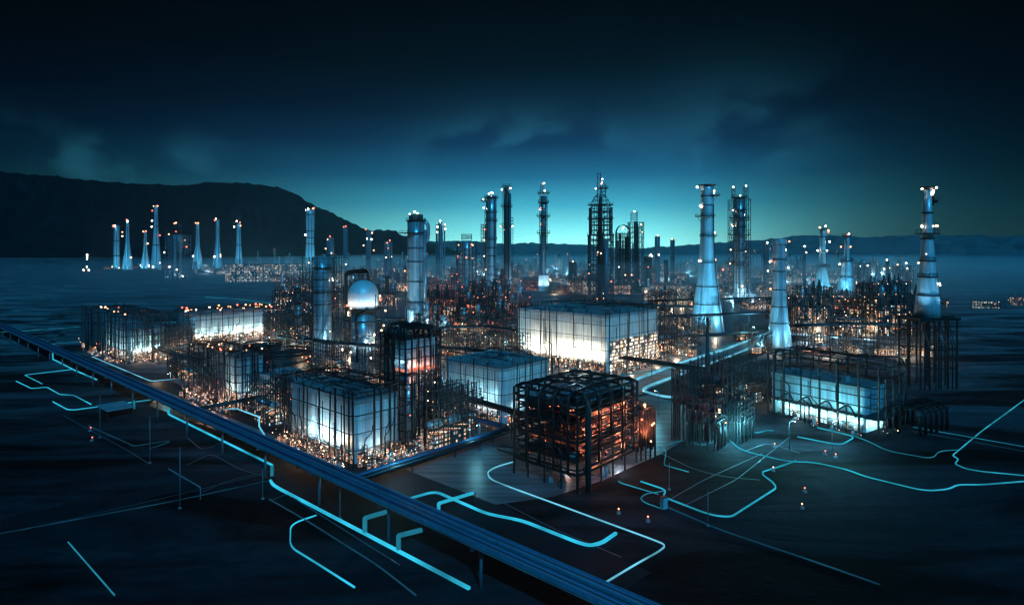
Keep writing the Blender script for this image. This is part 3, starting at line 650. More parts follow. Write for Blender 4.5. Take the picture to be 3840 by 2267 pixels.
t27 = column('banded column in an open frame with twin lamp masts on top, right of the big flared chimney', 2772, 1135, 742, 38, 62, 10, ((-24, 702, L_white), (24, 697, L_white), (-4, 735, L_white), (-26, 788, L_white), (18, 806, L_white), (-30, 842, L_warm), (-28, 848, L_white), (-34, 936, L_warm), (22, 942, L_org), (-36, 988, L_warm), (-10, 1075, L_white), (4, 1072, L_white)), plats=((742, 58), (818, 74), (882, 76), (790, 50), (852, 50), (940, 50), (995, 64)), masts=((-22, 745, 704, 10), (24, 745, 700, 14)), bands=(790, 852, 940), flood=150000)
s27 = G(2772, 1135).y/F; b = MB(); b.box(-14*s27, 14*s27, -30*s27, -22*s27, 14*s27, 56*s27); b.build('plinth', M_white, t27)
column('domed dark lattice column right of the stepped slim chimney', 3236, 1090, 985, 24, 34, 9, ((-10, 998, L_white), (10, 1020, L_white), (16, 995, L_white)), dome=True)
column('thin mast with two lamps left of the cone-footed chimney', 3016, 1075, 925, 4, 7, 14, ((0, 923, L_white), (6, 946, L_white)), pipes=0)
column('curved-head lamp mast right of the stepped slim chimney', 3328, 1085, 978, 4, 7, 10, ((-4, 974, L_white), (6, 1004, L_warm), (-14, 1008, L_white)), pipes=0)
column('thin lattice column left of the white flared-foot stack', 2873, 1080, 912, 9, 13, 14, ((2, 910, L_white), (4, 1015, L_white)), pipes=1)
column('lamp-studded frame column left of the lamp-crowned stack', 3392, 1100, 995, 16, 40, 6, ((-28, 992, L_warm), (0, 986, L_white), (4, 1006, L_white), (-20, 1050, L_org)), pipes=2)
column('dark lattice tower in front of the slim far left chimneys', 668, 1054, 880, 34, 62, 10, ((-4, 838, L_red), (2, 836, L_warm), (-32, 878, L_org), (-6, 868, L_red), (28, 900, L_warm), (34, 925, L_org), (-30, 1000, L_white), (-48, 946, L_white), (4, 1010, L_white), (20, 1035, L_white)), masts=((2, 882, 838, 14),), flood=40000)
column('tiny dotted light mast alone on the far left field', 328, 1014, 955, 2, 3, 8, ((0, 955, L_white), (0, 962, L_white), (0, 970, L_white), (-1, 1000, L_white), (-14, 1012, L_white), (6, 1012, L_white)), pipes=0)
# domed tank tower
g = G(1362, 1350); s = g.y/F
t = thing('tank_tower', 'shiny silver domed tank tower in a pipe frame, left of centre', 'tank tower', g)
def tank(t, s):
    zz = lambda y: (1350-y)*s
    b = MB(); r = 56*s
    prof = [(44*s, 0), (44*s, zz(1150))]; b.lathe(prof, n=32); b.build('lower_shell', M_stack2, t)
    pr = [(46*s, zz(1160)), (r, zz(1143)), (r, zz(1105))]+[(max(.05, r*math.cos(PI/2*i/10)), zz(1105)+56*s*math.sin(PI/2*i/10)) for i in range(1, 11)]
    m = metal('polished_dome', (.50, .62, .68), .42, .15, .1, (1, 1, .05), .7)
    b = MB(); b.lathe(pr, n=40); b.build('dome', m, t)
    b = MB(); b.ring((0, 0), 70*s, 5*s, zz(1158), 28); pf = b.build('platform', M_black, t); b = MB(); rail(b, (0, 0), 68*s, zz(1153), 10*s, 18, .18); b.build('railing', M_black, pf)
    b = MB(); b.sweep(fillet([(-10*s, -50*s, 0), (-10*s, -50*s, zz(1235)), (-16*s, -50*s, zz(1215)), (-16*s, -50*s, zz(1180)), (30*s, -58*s, zz(1150))], 14*s, 8), 5*s, 8); b.build('downpipe', M_black, t)
    b = MB(); b.sweep(fillet([(-66*s, -30*s, zz(1070)), (-66*s, -30*s, zz(1195)), (-40*s, -50*s, zz(1200)), (60*s, -50*s, zz(1200))], 8*s), 2.2*s, 8); b.build('loop_pipe', M_black, t)
    for k, x in enumerate((-76, -58, 60, 78)):
        for y in (-60, 60):
            b = MB(); b.bar((x*s, y*s, 0), (x*s, y*s, zz(1100+30*(k % 2))), 2.6*s); b.build('column', M_steel, t)
    for y in (1040, 1200, 1250, 1290, 1325):
        b = MB(); q = 76 if y > 1100 else 60
        if y > 1100: b.sweep([(-q*s, -60*s, zz(y)), (q*s, -60*s, zz(y)), (q*s, 60*s, zz(y)), (-q*s, 60*s, zz(y))], 1.4*s, 4, True, PI/4, False); b.build('ring_beam', M_steel, t)
    for dx, y, m in ((78, 1120, L_red), (96, 1158, L_warm), (-44, 1140, L_org), (-30, 1150, L_warm), (82, 1230, L_warm), (90, 1212, L_warm), (40, 1280, L_org), (44, 1330, L_white), (-30, 1310, L_warm), (76, 1105, L_org), (-60, 1300, L_white), (56, 1246, L_white)): lamp(t, (dx*s, -62*s, zz(y)), 3.6*s, m)
    for k in range(9): a = -2.9+.33*k; slight(t, (72*s*math.cos(a), 72*s*math.sin(a), zz(1150)), (0, 0, zz(1075)), (1, .80, .62) if k < 4 else (.85, .97, 1), 1250, 130, 1.5)
    for sg in (-1, 1): slight(t, (sg*12, -15, 2), (0, 0, zz(1200)), (.7, .9, 1), 26000, 80)
tank(t, s)
b = MB(); q = G(1310, 1335); s2 = q.y/F
t2 = thing('pipe_arch', 'dark rounded pipe frame standing close behind the domed tank tower', 'pipe frame', (q.x, q.y+14, 0))
b = MB(); lattice(b, -36*s2, 46*s2, -8*s2, 14*s2, 0, 300*s2, 5, 2, 14, 2.0*s2, .2); b.build('frame', M_steel, t2)
for k in range(6):
    b = MB(); y = (-8+4*k)*s2; b.sweep(fillet([(-40*s2, y, 0), (-40*s2, y, (318-3*k)*s2), (52*s2, y, (326-3*k)*s2), (52*s2, y, 250*s2)], 22*s2, 8), 1.8*s2, 8); b.build('bend_pipe', M_steel, t2)

# ------------------------------------------------------------------ buildings with pipe cages
AX = math.radians(47.8)          # the plant's grid
def cage(label, c, LB, LA, z0, z1, nB, nA, levels, w, rz=AX, out=2.0, rise_=2.5, pipes=10, mat=None, lampm=None, nl=20, roofbars=6, wig=.6, lampz=(.5, 6), topl=0, name='pipe_cage', extra_cols=0, lr=.3):
    t = thing(name, label, 'pipe cage', (c[0], c[1], 0), rz); m = mat or M_black
    x0, x1, y0, y1 = -out, LB+out, -out, LA+out
    xs = [x0+(x1-x0)*i/nB for i in range(nB+1)]; ys = [y0+(y1-y0)*i/nA for i in range(nA+1)]
    pos = [(x, y0) for x in xs]+[(x0, y) for y in ys[1:]]+[(x1, y) for y in ys[1:]]+[(x, y1) for x in xs[1:-1]]
    for _ in range(extra_cols):
        pos.append((R.uniform(x0, x1), y0-.5) if R.random() < .5 else (x0-.5, R.uniform(y0, y1)))
    for x, y in pos:
        b = MB(); b.bar((x+R.uniform(-.5, .5), y+R.uniform(-.5, .5), 0), (x, y, z1+R.uniform(.2, rise_)), w*R.uniform(.75, 1.15)); b.build('column', m, t)
    for k in range(levels):
        z = z0+(z1-z0)*k/max(1, levels-1)+R.uniform(-.2, .2); o = R.uniform(-.1, .35)
        loop = fillet([(x0-o, y0-o, z), (x1+o, y0-o, z+R.uniform(-wig, wig)*.4), (x1+o, y1+o, z), (x0-o, y1+o, z+R.uniform(-wig, wig)*.4)], 2.6, 6, True)
        b = MB(); b.sweep(loop, w*R.uniform(.3, .5), 8, True); b.build('ring_pipe', m, t)
    for k in range(roofbars):
        b = MB()
        if k % 2: y = R.uniform(y0, y1); p = [(x0, y, z1), (x0+1, y, z1+R.uniform(.6, 2.6)), ((x0+x1)/2, y+R.uniform(-2, 2), z1+R.uniform(.4, 2.6)), (x1-1, y, z1+R.uniform(.4, 2)), (x1, y, z1)]
        else: x = R.uniform(x0, x1); p = [(x, y0, z1), (x, y0+1, z1+R.uniform(.5, 2.2)), (x+R.uniform(-3, 3), (y0+y1)/2, z1+R.uniform(.4, 2.8)), (x, y1-1, z1+R.uniform(.4, 2)), (x, y1, z1)]
        b.sweep(fillet(p, 4, 4), w*.36, 7); b.build('roof_pipe', m, t)
    for k in range(pipes):
        b = MB(); f = R.random()
        zt, zb = R.uniform(z0+.4*(z1-z0), z1), R.uniform(.3, z0+.4*(z1-z0))
        if f < .5: x = R.uniform(x0, x1-4); y = y0-R.uniform(.5, 1.2); p = [(x, y, 0), (x, y, zb), (x+R.uniform(1, 4), y, zb+R.uniform(.5, 2)), (x+R.uniform(1, 4), y, zt)]; p[-1] = (p[-2][0], y, zt)
        else: y = R.uniform(y0, y1-4); x = x0-R.uniform(.5, 1.2); p = [(x, y, 0), (x, y, zb), (x, y+R.uniform(1, 4), zb+R.uniform(.5, 2)), (x, 0, zt)]; p[-1] = (x, p[-2][1], zt)
        b.sweep(fillet(p, .9, 4), w*R.uniform(.28, .5), 7); b.build('pipe', m, t)
    for k in range(nl):
        x, y = (R.uniform(x0, x1), y0-R.uniform(-.8, 1.5)) if R.random() < .5 else (x0-R.uniform(-.8, 1.5), R.uniform(y0, y1))
        lamp(t, (x, y, R.uniform(*lampz)), (.3+.6*R.random()**2.5)*lr, lampm or L_mix)
    for k in range(topl):
        lamp(t, (R.uniform(x0, x1), R.uniform(y0, y1), z1+R.uniform(.5, 2.5)), R.uniform(.8, 1.3)*lr*1.3, L_org if R.random() < .6 else L_mix)
    return t
def clutter(t, LB, LA, nB, nA, near, far, hmax, cell=None):
    """small lit plant along the feet of two faces: boxes with lit bays, risers, little pipe loops"""
    for k in range(nB+nA):
        B = k < nB; a = R.uniform(0, LB if B else LA); o = -R.uniform(near, far); wx, wy, h = R.uniform(.8, 2.4), R.uniform(.6, 1.3), R.uniform(.35, 1)**1.5*hmax
        x, y = (a, o) if B else (o, a)
        if not B: wx, wy = wy, wx
        b = MB(); b.box(x-wx/2, x+wx/2, y-wy/2, y+wy/2, 0, h); eb = b.build('equipment_box', cell or C_near, t)
        b = MB(); b.box(x-wx/2-.1, x+wx/2+.1, y-wy/2-.1, y+wy/2+.1, h+.003, h+.2)
        b.build('lid', M_steel, eb)
        if R.random() < .8:
            x2, y2 = x+R.uniform(-1.5, 1.5), y+R.uniform(-1, 1); z2 = R.uniform(2, hmax*1.7)
            b = MB(); b.sweep(fillet([(x2, y2, 0), (x2, y2, z2), (x2+(1.2 if B else 0), y2+(0 if B else 1.2), z2), (x2+(1.2 if B else 0), y2+(0 if B else 1.2), R.uniform(0, z2*.7))], .5), R.uniform(.06, .14), 6); b.build('riser', M_black, t)
def rbox(mb, x0, x1, y0, y1, z0, z1, r, n=5):
    """upright box with rounded vertical corners, sides only"""
    P = []
    for cx, cy, a0 in ((x1-r, y1-r, 0), (x0+r, y1-r, PI/2), (x0+r, y0+r, PI), (x1-r, y0+r, 3*PI/2)):
        for i in range(n+1): a = a0+PI/2*i/n; P.append((cx+r*math.cos(a), cy+r*math.sin(a)))
    k = len(P); V = [(x, y, z0) for x, y in P]+[(x, y, z1) for x, y in P]
    mb.add(V, [(j, (j+1) % k, k+(j+1) % k, k+j) for j in range(k)], False); return P
def building(label, c, LB, LA, h, m, rz=AX, rr=1.5, floods=(), cells=None, name='building', cellh=5, parapet=True, roofm=None):
    t = thing(name, label, 'building', (c[0], c[1], 0), rz)
    b = MB(); P = rbox(b, 0, LB, 0, LA, 0, h, rr); b.build('wall', m, t)
    b = MB(); k = len(P); b.add([(x, y, h-.02) for x, y in P], [tuple(range(k))]); b.build('roof', roofm or M_roof, t)
    b = MB(); rbox(b, -.2, LB+.2, -.2, LA+.2, h-.9, h+.35, rr); rbox(b, .25, LB-.25, .25, LA-.25, h-.9, h+.35, rr)
    b.add([], []); k2 = len(P)
    o = 0; V0 = b.v[k2:2*k2]; V1 = b.v[3*k2:4*k2]; b.add(V0+V1, [(j, (j+1) % k2, k2+(j+1) % k2, k2+j) for j in range(k2)]); b.build('parapet', roofm or M_roof, t)
    for k in range(int(LB*LA/220)+2):
        x, y = R.uniform(2, LB-4), R.uniform(2, LA-4); a, c_, hh = R.uniform(1.2, 3), R.uniform(1.2, 2.6), R.uniform(.8, 1.8)
        b = MB(); b.box(x, x+a, y, y+c_, h, h+hh); b.lathe([(.45, h+hh+.002), (.45, h+hh+.5), (.7, h+hh+.55), (.05, h+hh+.9)], (x+a/2, y+c_/2), 10, False); b.build('roof_vent', M_conc if k % 2 else M_blue, t)
    for k in range(3):
        y = LA*(.2+.3*k); b = MB(); b.box(-.62, -.52, y, y+1.2, 0, 2.3); b.box(-.75, -.63, y+.9, y+1.0, 1.0, 1.1); b.build('door', M_blue, t)
        b = MB(); b.sweep(fillet([(-.3, y+2.4, 0), (-.3, y+2.4, h-1.2), (.6, y+2.4, h+.6)], .5), .16, 8); b.build('downpipe', M_blue, t)
    if cells:
        for face in cells:
            b = MB(); f, a0, a1, z0, z1, cm = face
            if f == 'B': b.box(a0, a1, -.5, -.01, z0, z1)
            else: b.box(-.5, -.01, a0, a1, z0, z1)
            b.build('lit_bay_wall', cm, t)
    for f, a, z, tz, col, pw, ang in floods:
        if f == 'A7': floodlight(t, (-7, a, z), (.5, a, tz), col, pw, ang)
        elif f == 'B': floodlight(t, (a, -4.2, z), (a, .5, tz), col, pw, ang)
        elif f == 'A': floodlight(t, (-4.2, a, z), (.5, a, tz), col, pw, ang)
        elif f == 'R': floodlight(t, (a, LA*.5, h+1.5), (a, LA*.1, h), col, pw, ang)
    return t
def fl(face, L0, L1, n, z, tz, col, pw, ang=130): return [(face, L0+(L1-L0)*(i+.5)/n, z, tz, col, pw, ang) for i in range(n)]

WW, CW, TW = (1, .84, .62), (.82, .97, 1), (.45, .95, 1)
LMK = []          # (short phrase, px, row of the foot) for the labels of lesser things
# M5 big floodlit building
c5 = G(2280, 1395)
building('big cream floodlit building, brightest and widest of the plant', c5, 50, 60, 27.5, M_clad_big, rr=1.2, floods=fl('A7', 3, 54, 8, 5, 10, (1, .85, .64), 10500, 115)+fl('A', 0, 58, 6, 4.6, 7, WW, 2500, 120)+fl('B', 3, 50, 6, 4.6, 7, WW, 4500, 110), cells=[('B', 2, 48, .3, 15, C_dense), ('A', 4, 56, .3, 4.5, C_dense)])
cage('thin black pipe cage around the big cream floodlit building', c5, 50, 60, 5, 29, 6, 6, 5, .34, out=2.6, pipes=12, nl=46, roofbars=14, lampz=(.5, 9), lr=.42, extra_cols=8)
clutter(ALL[-1], 50, 60, 34, 40, 1, 7, 4)
# M2 front white-lit building
c2 = G(1335, 1742)
building('blue-white floodlit building in front, beside the long navy guideway', c2, 15, 37, 17.5, M_clad, rr=1.2, floods=fl('A', 9, 25, 4, 4, 6.5, (.85, 1, 1), 8500, 115)+fl('B', 1, 8, 1, 1.5, 6, CW, 4200)+fl('A', 0, 37, 4, .9, 3, WW, 500), cells=[('A', 1, 36, .2, 2.6, C_near), ('B', .6, 14, .2, 3.4, C_near)])
cage('black pipe cage around the front blue-white building', c2, 15, 37, 5, 19.4, 3, 5, 4, .36, out=3.2, pipes=12, nl=45, roofbars=30, lampz=(.3, 4.2), lampm=L_mix, lr=.2, extra_cols=8)
clutter(ALL[-1], 15, 37, 14, 44, 1.2, 7, 3.6)
# M3 tall dark tower with a red glow strip on its box
c3 = G(1521, 1694)
t3 = thing('furnace_tower', 'tall black caged furnace tower with an added red glow strip', 'furnace tower', c3, AX)
b = MB(); P = rbox(b, 1.5, 13, 1.5, 8, 23, 33, .6); k = len(P); b.build('furnace_wall', M_clad, t3)
b = MB(); b.add([(x, y, 33) for x, y in P], [tuple(range(k))]); b.build('furnace_roof', M_steel, t3)
b = MB(); b.add([(x, y, 23) for x, y in P], [tuple(reversed(range(k)))]); b.build('furnace_floor', M_steel, t3)
def red_glow_mat():
    m, nt, N, L, b = newmat('red_wall_glow')
    tc = N.new('ShaderNodeTexCoord'); mp = N.new('ShaderNodeMapping'); mp.inputs['Scale'].default_value = (2.2, 2.2, .12); nz = N.new('ShaderNodeTexNoise'); nz.inputs['Scale'].default_value = 1.2; nz.inputs['Detail'].default_value = 4
    L.new(tc.outputs['Object'], mp.inputs[0]); L.new(mp.outputs[0], nz.inputs['Vector'])
    r = N.new('ShaderNodeValToRGB'); r.color_ramp.elements[0].position = .35; r.color_ramp.elements[0].color = (.25, .02, .015, 1); r.color_ramp.elements[1].position = .7; r.color_ramp.elements[1].color = (1, .36, .2, 1)
    L.new(nz.outputs['Fac'], r.inputs[0]); L.new(r.outputs[0], b.inputs['Emission Color']); b.inputs['Emission Strength'].default_value = 1.1; b.inputs['Base Color'].default_value = (.05, .02, .02, 1)
    return m
b = MB(); b.box(2.2, 12.4, 1.25, 1.48, 23.3, 24.3); b.box(1.25, 1.48, 2.2, 7.4, 23.3, 24); b.build('wall_glow_strip', red_glow_mat(), t3)  # glowing strip added for the red lamplight on the lower wall
for x, z, p in ((3.4, 24.8, 500), (6, 24.6, 900), (8.6, 24.4, 650), (11, 24.3, 380)): plight(t3, (x, -.6, z), (1, .28, .17), p, .4)
plight(t3, (4.6, -.4, 25.6), (1, .7, .55), 260, .4); plight(t3, (.4, 5, 26), (.5, .8, 1), 200, .4)
for i, x in enumerate([0, 2.4, 4.9, 7.3, 9.7, 12, 13.6]):
    for y in (0, 12.6):
        if y and i % 2: continue
        b = MB(); b.bar((x, y, 0), (x, y, 34.5+R.uniform(0, 1.5)), .38); b.build('column', M_black, t3)
for y in (3, 5.4, 8, 10.4):
    b = MB(); b.bar((0, y, 0), (0, y, 34+R.uniform(0, 2)), .36); b.build('column', M_black, t3)
for z in (6, 11, 16, 20, 22.6, 27.5, 30.6, 33.4, 34.6):
    b = MB(); b.sweep(fillet([(-.2, -.2, z), (13.9, -.2, z), (13.9, 12.9, z), (-.2, 12.9, z)], .8, 3, True), .2, 6, True); b.build('ring_beam', M_black, t3)
for k in range(14):
    b = MB(); x = R.uniform(.5, 13.4); b.tube((x, -.5, R.uniform(0, 10)), (x, -.5, R.uniform(24, 34)), .12); b.build('pipe', M_black, t3)
for k in range(16):
    b = MB(); x, y = R.uniform(0, 4), R.uniform(7.5, 13); b.tube((x, y, 0), (x, y, R.uniform(28, 37)), .2); b.build('pipe', M_black, t3)
for k in range(7):
    b = MB(); y = 1+1.6*k; zt = 35.4+R.uniform(0, 2.6); b.sweep(fillet([(.5, y, 33), (.5, y, zt), (9+R.uniform(-1, 3), y, zt), (9+R.uniform(-1, 3), y, 33)], 1.6, 6), .5, 8); b.build('bend_pipe', M_black, t3)
b = MB(); b.lathe([(2.3, 0), (2.3, 23)], (5, 5), 18); b.build('riser_shell', M_stack2, t3)
for k in range(10): lamp(t3, (R.uniform(0, 13), -.8, R.uniform(1, 20)), .2, L_mix)
clutter(t3, 13, 13, 16, 10, -1, 3, 4)
# M4 teal building
c4 = G(1882, 1592)
building('teal-lit round-cornered building between the front building and the big cream one', c4, 28, 31, 19, M_clad, rr=3.2, floods=fl('A', 2, 14, 3, 4, 7, CW, 4500)+fl('B', 6, 26, 3, 4, 6.5, (.6, .95, 1), 1500)+fl('A', 0, 30, 3, 9.5, 12, TW, 900), cells=[('A', 2, 29, .2, 5, C_near), ('B', 3, 24, .2, 3, C_near)])
cage('black pipe cage around the teal round-cornered building', c4, 28, 31, 6, 20, 4, 5, 4, .28, out=1.8, pipes=10, nl=40, roofbars=10, lampz=(.4, 5), lr=.26, extra_cols=6)
clutter(ALL[-1], 28, 31, 14, 18, 1, 5, 3.6)
# M6 right green-white module
c6 = G(3290, 1642); rz6 = math.radians(35)
building('cyan-lit low building inside the right black pipe cage', (c6.x-.6, c6.y+5.5, 5.9), 14, 34, 14.5, M_clad, rz6, 1.0, floods=fl('A', 1, 31, 5, 1.5, 5, (.5, 1, .98), 5500)+fl('A', 1, 26, 4, 6.5, 10, (.3, .9, 1), 1800, 120)+fl('B', 2, 13, 2, .8, 4, (.6, 1, .95), 5000), cells=[('A', 1, 30, .2, 2.4, C_cool)])
t6 = cage('big black pipe cage at right around the cyan-lit building', c6, 18, 37, 6, 22, 4, 6, 6, .5, rz6, out=.8, pipes=8, nl=24, roofbars=12, lampz=(1, 6), lr=.2, lampm=L_warm, extra_cols=3, mat=M_black)
b = MB(); b.box(-.4, 18.4, -.4, 37.4, 5.5, 5.85); b.build('deck_slab', M_steel, t6)
plight(t6, (6, 10, 3.5), (.2, .85, 1), 3000, .4); plight(t6, (6, 24, 3.5), (.2, .85, 1), 3000, .4)
for k in range(4):
    b = MB(); y = 6+7*k; b.sweep(fillet([(-1.5, y, 5.6), (-1.6, y+2, 9.5), (-1.5, y+5, 7.5), (-1.5, y+6.5, 5.6)], 3, 6), .3, 8); b.build('arched_pipe', M_black, t6)
# arched canopy at its right foot
gq = G(3300, 1600); t = thing('pipe_canopy', 'arched black pipe canopy on bent legs at the right foot of the right pipe cage', 'canopy', (gq.x+3, gq.y-8, 0), math.radians(28))
for k in range(6):
    x = 2+3.2*k; b = MB(); b.sweep(fillet([(x, -4, 0), (x, -4, 7.4), (x, -1, 8.4), (x, 4, 8.8), (x, 7, 7.6), (x, 7, 0)], 2, 6), .52, 8); b.build('arch_leg', M_black, t)
for y, z in ((-4, 7.2), (-1, 8.6), (3, 9.0), (7, 7.4)):
    b = MB(); b.sweep(fillet([(0, y-.3, z-.6), (6, y, z), (18.6, y, z+.1)], 1), .34, 8); b.build('rail_pipe', M_black, t)
# M7 dark scaffold
c7 = G(2680, 1692)
t7 = thing('scaffold', 'dark blue empty scaffold between the red-lit pipe module and the right pipe cage', 'scaffold', c7, AX)
for (x0, x1, y0, y1, h, z0) in ((0, 8, 0, 9, 15, 6), (8.6, 20, 1, 12, 24, 9), (2, 7, 9.6, 15, 22, 10), (12, 23, -3, .5, 13, 5)):
    b = MB(); lattice(b, x0, x1, y0, y1, z0, h, 4, 4, 5, .36, .1, False, .0); b.build('frame', M_steel, t7)
    for k in range(1, 5, 2):
        b = MB(); z = z0+(h-z0)*k/5; b.box(x0+.2, x1-.2, y0+.2, y1-.2, z-.35, z-.2); b.build('deck', M_steel, t7)
        b = MB(); xm, ym = R.uniform(x0+1, x1-3), R.uniform(y0+1, y1-3); b.box(xm, xm+R.uniform(1.5, 2.6), ym, ym+R.uniform(1.2, 2.4), z-.19, z+R.uniform(1, 2)); b.build('equipment_box', M_blue, t7)
    for k in range(7):
        b = MB(); x, y = x0+(x1-x0)*(k+.5)/7, R.choice((y0-.4, y1+.4)); z = R.uniform(z0, h*.8); b.sweep(fillet([(x, y, 0), (x, y, z), (x, (y0+y1)/2, z+.4)], 1), .15, 6); b.build('pipe', M_steel, t7)
for k in range(7):
    b = MB(); y = -1+2*k; b.sweep(fillet([(-2, y, 3), (-2, y, 9+k*.4), (10, y, 9.5+k), (16, y, 14)], 2), .24, 6); b.build('bend_pipe', M_steel, t7)
b = MB(); b.tube((17, 10, 0), (17, 10, 38), .5, 8); b.build('mast', M_steel, t7)
for x, y, z in ((1, -1, 12.5), (2, -.6, 11.5), (.4, 0, 10.5), (8, 0, 7), (4, 4, 11)): lamp(t7, (x, y, z), .28, L_org)
plight(t7, (8, -2, 5), (.2, .85, 1), 5000); plight(t7, (16, 6, 5), (.2, .85, 1), 5000); plight(t7, (20, -6, 5), (.2, .85, 1), 3000)
# M1 black open module, red lamps inside
c1 = G(2165, 1850)
t1 = thing('pipe_module', 'black open pipe module on legs full of red and orange lamps, in front', 'pipe module', c1, AX)
LB1, LA1 = 28.5, 21
def m1(t):
    xs = [0, 5.2, 10.5, 16, 22, LB1]; ys = [0, 5, 10.5, 16, LA1]
    for x in xs:
        for y in ys:
            if x in (0, LB1) or y in (0, LA1):
                b = MB(); lo = 0 if (x in (0, 16, LB1) or y in (0, LA1)) and R.random() < .75 else 4.4
                b.bar((x, y, lo), (x, y, 23.5), .5 if (x, y) in ((0, 0), (0, LA1), (LB1, 0)) else .34); b.build('column', M_black, t)
    for k, z in enumerate((4.4, 5.6, 8.2, 9.6, 12.4, 13.4, 14.4, 17.2, 19.8, 21.6, 23.6)):
        o = .3 if k % 2 else .05
        b = MB(); b.sweep(fillet([(-o, -o, z), (LB1+o, -o, z), (LB1+o, LA1+o, z), (-o, LA1+o, z)], 1.8, 6, True), (.42 if k in (0, 4, 10) else .24), 8, True); b.build('ring_pipe', M_black, t)
    for k in range(4):       # fat bends that run over the roof and down the corner
        y = 2.2+4.6*k; b = MB(); b.sweep(fillet([(-.9, y, 4.5), (-.9, y, 24.4), (14, y+R.uniform(-1, 1), 25), (LB1+.8, y, 24.2), (LB1+.8, y, 6)], 2.4, 8), .36, 10); b.build('bend_pipe', M_black, t)
    for k in range(5):
        x = 2.5+5.6*k; b = MB(); b.sweep(fillet([(x, -.9, R.uniform(4, 14)), (x, -.9, 24.2), (x+R.uniform(-2, 2), 10, 24.8), (x, LA1+.6, 24.2), (x, LA1+.6, 10)], 2.2, 8), .32, 10); b.build('bend_pipe', M_black, t)
    b = MB(); b.sweep(fillet([(3, -1.2, 0), (3, -1.2, 22.5), (3, 3, 24)], 2.4, 8), .75, 12); b.build('fat_corner_pipe', M_steel, t)
    for z in (7, 11, 15.8, 18.6, 20.6):
        b = MB(); b.box(.6, LB1-.6, .6, LA1-.6, z, z+.14); b.build('floor_grating', M_steel, t)
    for k in range(26):
        b = MB(); z = R.choice((5, 6.4, 10.4, 11.6, 15, 16.6, 18.2, 20.4))+R.uniform(-.4, .4)
        if k % 2: y = -.5-R.uniform(0, .5); b.sweep(fillet([(R.uniform(0, 8), y, z-1.5), (R.uniform(0, 8), y, z), (R.uniform(14, 28), y, z+.2), (R.uniform(20, 28), y, z+1.6)], .8, 4), R.uniform(.1, .2), 7)
        else: x = -.5-R.uniform(0, .5); b.sweep(fillet([(x, R.uniform(0, 6), z-1.5), (x, R.uniform(0, 6), z), (x, R.uniform(12, 20), z+.2), (x, R.uniform(14, 20), z+1.5)], .8, 4), R.uniform(.1, .2), 7)
        b.build('pipe', M_black, t)
    for k in range(5):
        b = MB(); y = R.uniform(3, 17); z = (8.6, 13, 17.4, 21.8, 22.2)[k]; x = R.uniform(3, 6)
        b.sweep([(x, y, z), (x+.5, y, z), (x+14, y, z), (x+14.5, y, z)], 1.3+R.uniform(-.2, .4), 14); b.build('vessel', M_blue if k > 2 else M_steel, t)
    for zf, hh in ((7.14, 3.2), (11.14, 3.6), (15.94, 2.2)):
        b = MB(); b.box(6, LB1-2, 2.2, 5, zf, zf+hh); b.build('hot_panel', C_hot, t)
    for k in range(16):
        b = MB(); x, y = R.uniform(1.5, LB1-2), R.uniform(1.5, LA1-2); zf = R.choice((7, 11, 15.8, 18.6)); b.box(x, x+R.uniform(1, 3.2), y, y+R.uniform(1, 2.6), zf+.14, zf+R.uniform(1, 2.6)); b.build('equipment_box', M_conc if k % 3 else M_blue, t)
    for k in range(13):      # row of tall bent pipes on the far right end
        x = LB1+1+.6*k; y = .9-.16*k; hh = 18.8-.3*k-R.uniform(0, .8); b = MB(); b.sweep(fillet([(LB1-4, y, hh), (x, y, hh), (x, y, 0 if k % 3 == 0 else 3.5+R.uniform(-1, 1))], 2.4, 8), .26, 9); b.build('bent_riser', M_black if k % 2 else M_steel, t)
    for k in range(26):
        if k % 3: x, y = R.uniform(2, LB1+5), R.uniform(-.2, 3)
        else: x, y = R.uniform(.4, 4), R.uniform(0, LA1)
        lamp(t, (x, y, R.choice((5.6, 8, 9.2, 12, 13, 16.6, 19.4))+R.uniform(-.6, .6)), R.uniform(.1, .24), L_red if k % 4 else L_org)
    for x, y, z, r in ((LB1+2, -1.2, 16.5, .5), (LB1+2.5, -1.0, 15.8, .35), (LB1+6, -1.3, 10, .42), (LB1+7.5, -1, 10.1, .42), (LB1+5.5, -1.2, 5.4, .35), (2, 12, 10.2, .4), (LB1+1, -.9, 12.5, .4)): lamp(t, (x, y, z), r*.75, L_org)
    for x, y, z, p in ((6, 1.2, 13, 420), (14, 1.4, 16.8, 420), (22, 1.6, 10, 480), (25, 2, 17.5, 380), (10, 1.2, 6.4, 330), (20, 1.4, 6.2, 380), (3, 8, 13.2, 60), (2, 15, 12.5, 120), (LB1+3, 2, 13, 380), (LB1+4, -1, 7, 300), (12, 10, 22, 90)):
        plight(t, (x, y, z), (1, .22, .09), p*3.2, .3)
    for k in range(5):
        b = MB(); x, y = ((2, 10), (3, 7), (14, 2), (17, 3), (8, 15))[k]; b.lathe([(1.3, 0), (.55, 1.2), (.5, 4.3)], (x, y), 12); b.build('pedestal', M_conc, t)
m1(t1)
for k in range(12):
    b = MB(); x, y = R.uniform(2, 25), R.uniform(2, 17); b.box(x, x+R.uniform(1, 3), y, y+R.uniform(1, 2.4), 20.75, 21.4+R.uniform(0, 1.2)); b.build('roof_box', M_conc if k % 2 else M_blue, t1)
for x, y in ((9, 6), (20, 13)): plight(t1, (x, y, 26.6), (.5, .85, 1), 420, .3)
plight(t1, (LB1+5, -2.4, 9), (1, .25, .1), 900, .3); plight(t1, (LB1+4, -2.6, 15), (1, .3, .14), 700, .3)
plight(t1, (22, 2, 2.2), (.8, .9, 1), 700, .4); plight(t1, (12, 12, 2), (.8, .6, .5), 300, .4)
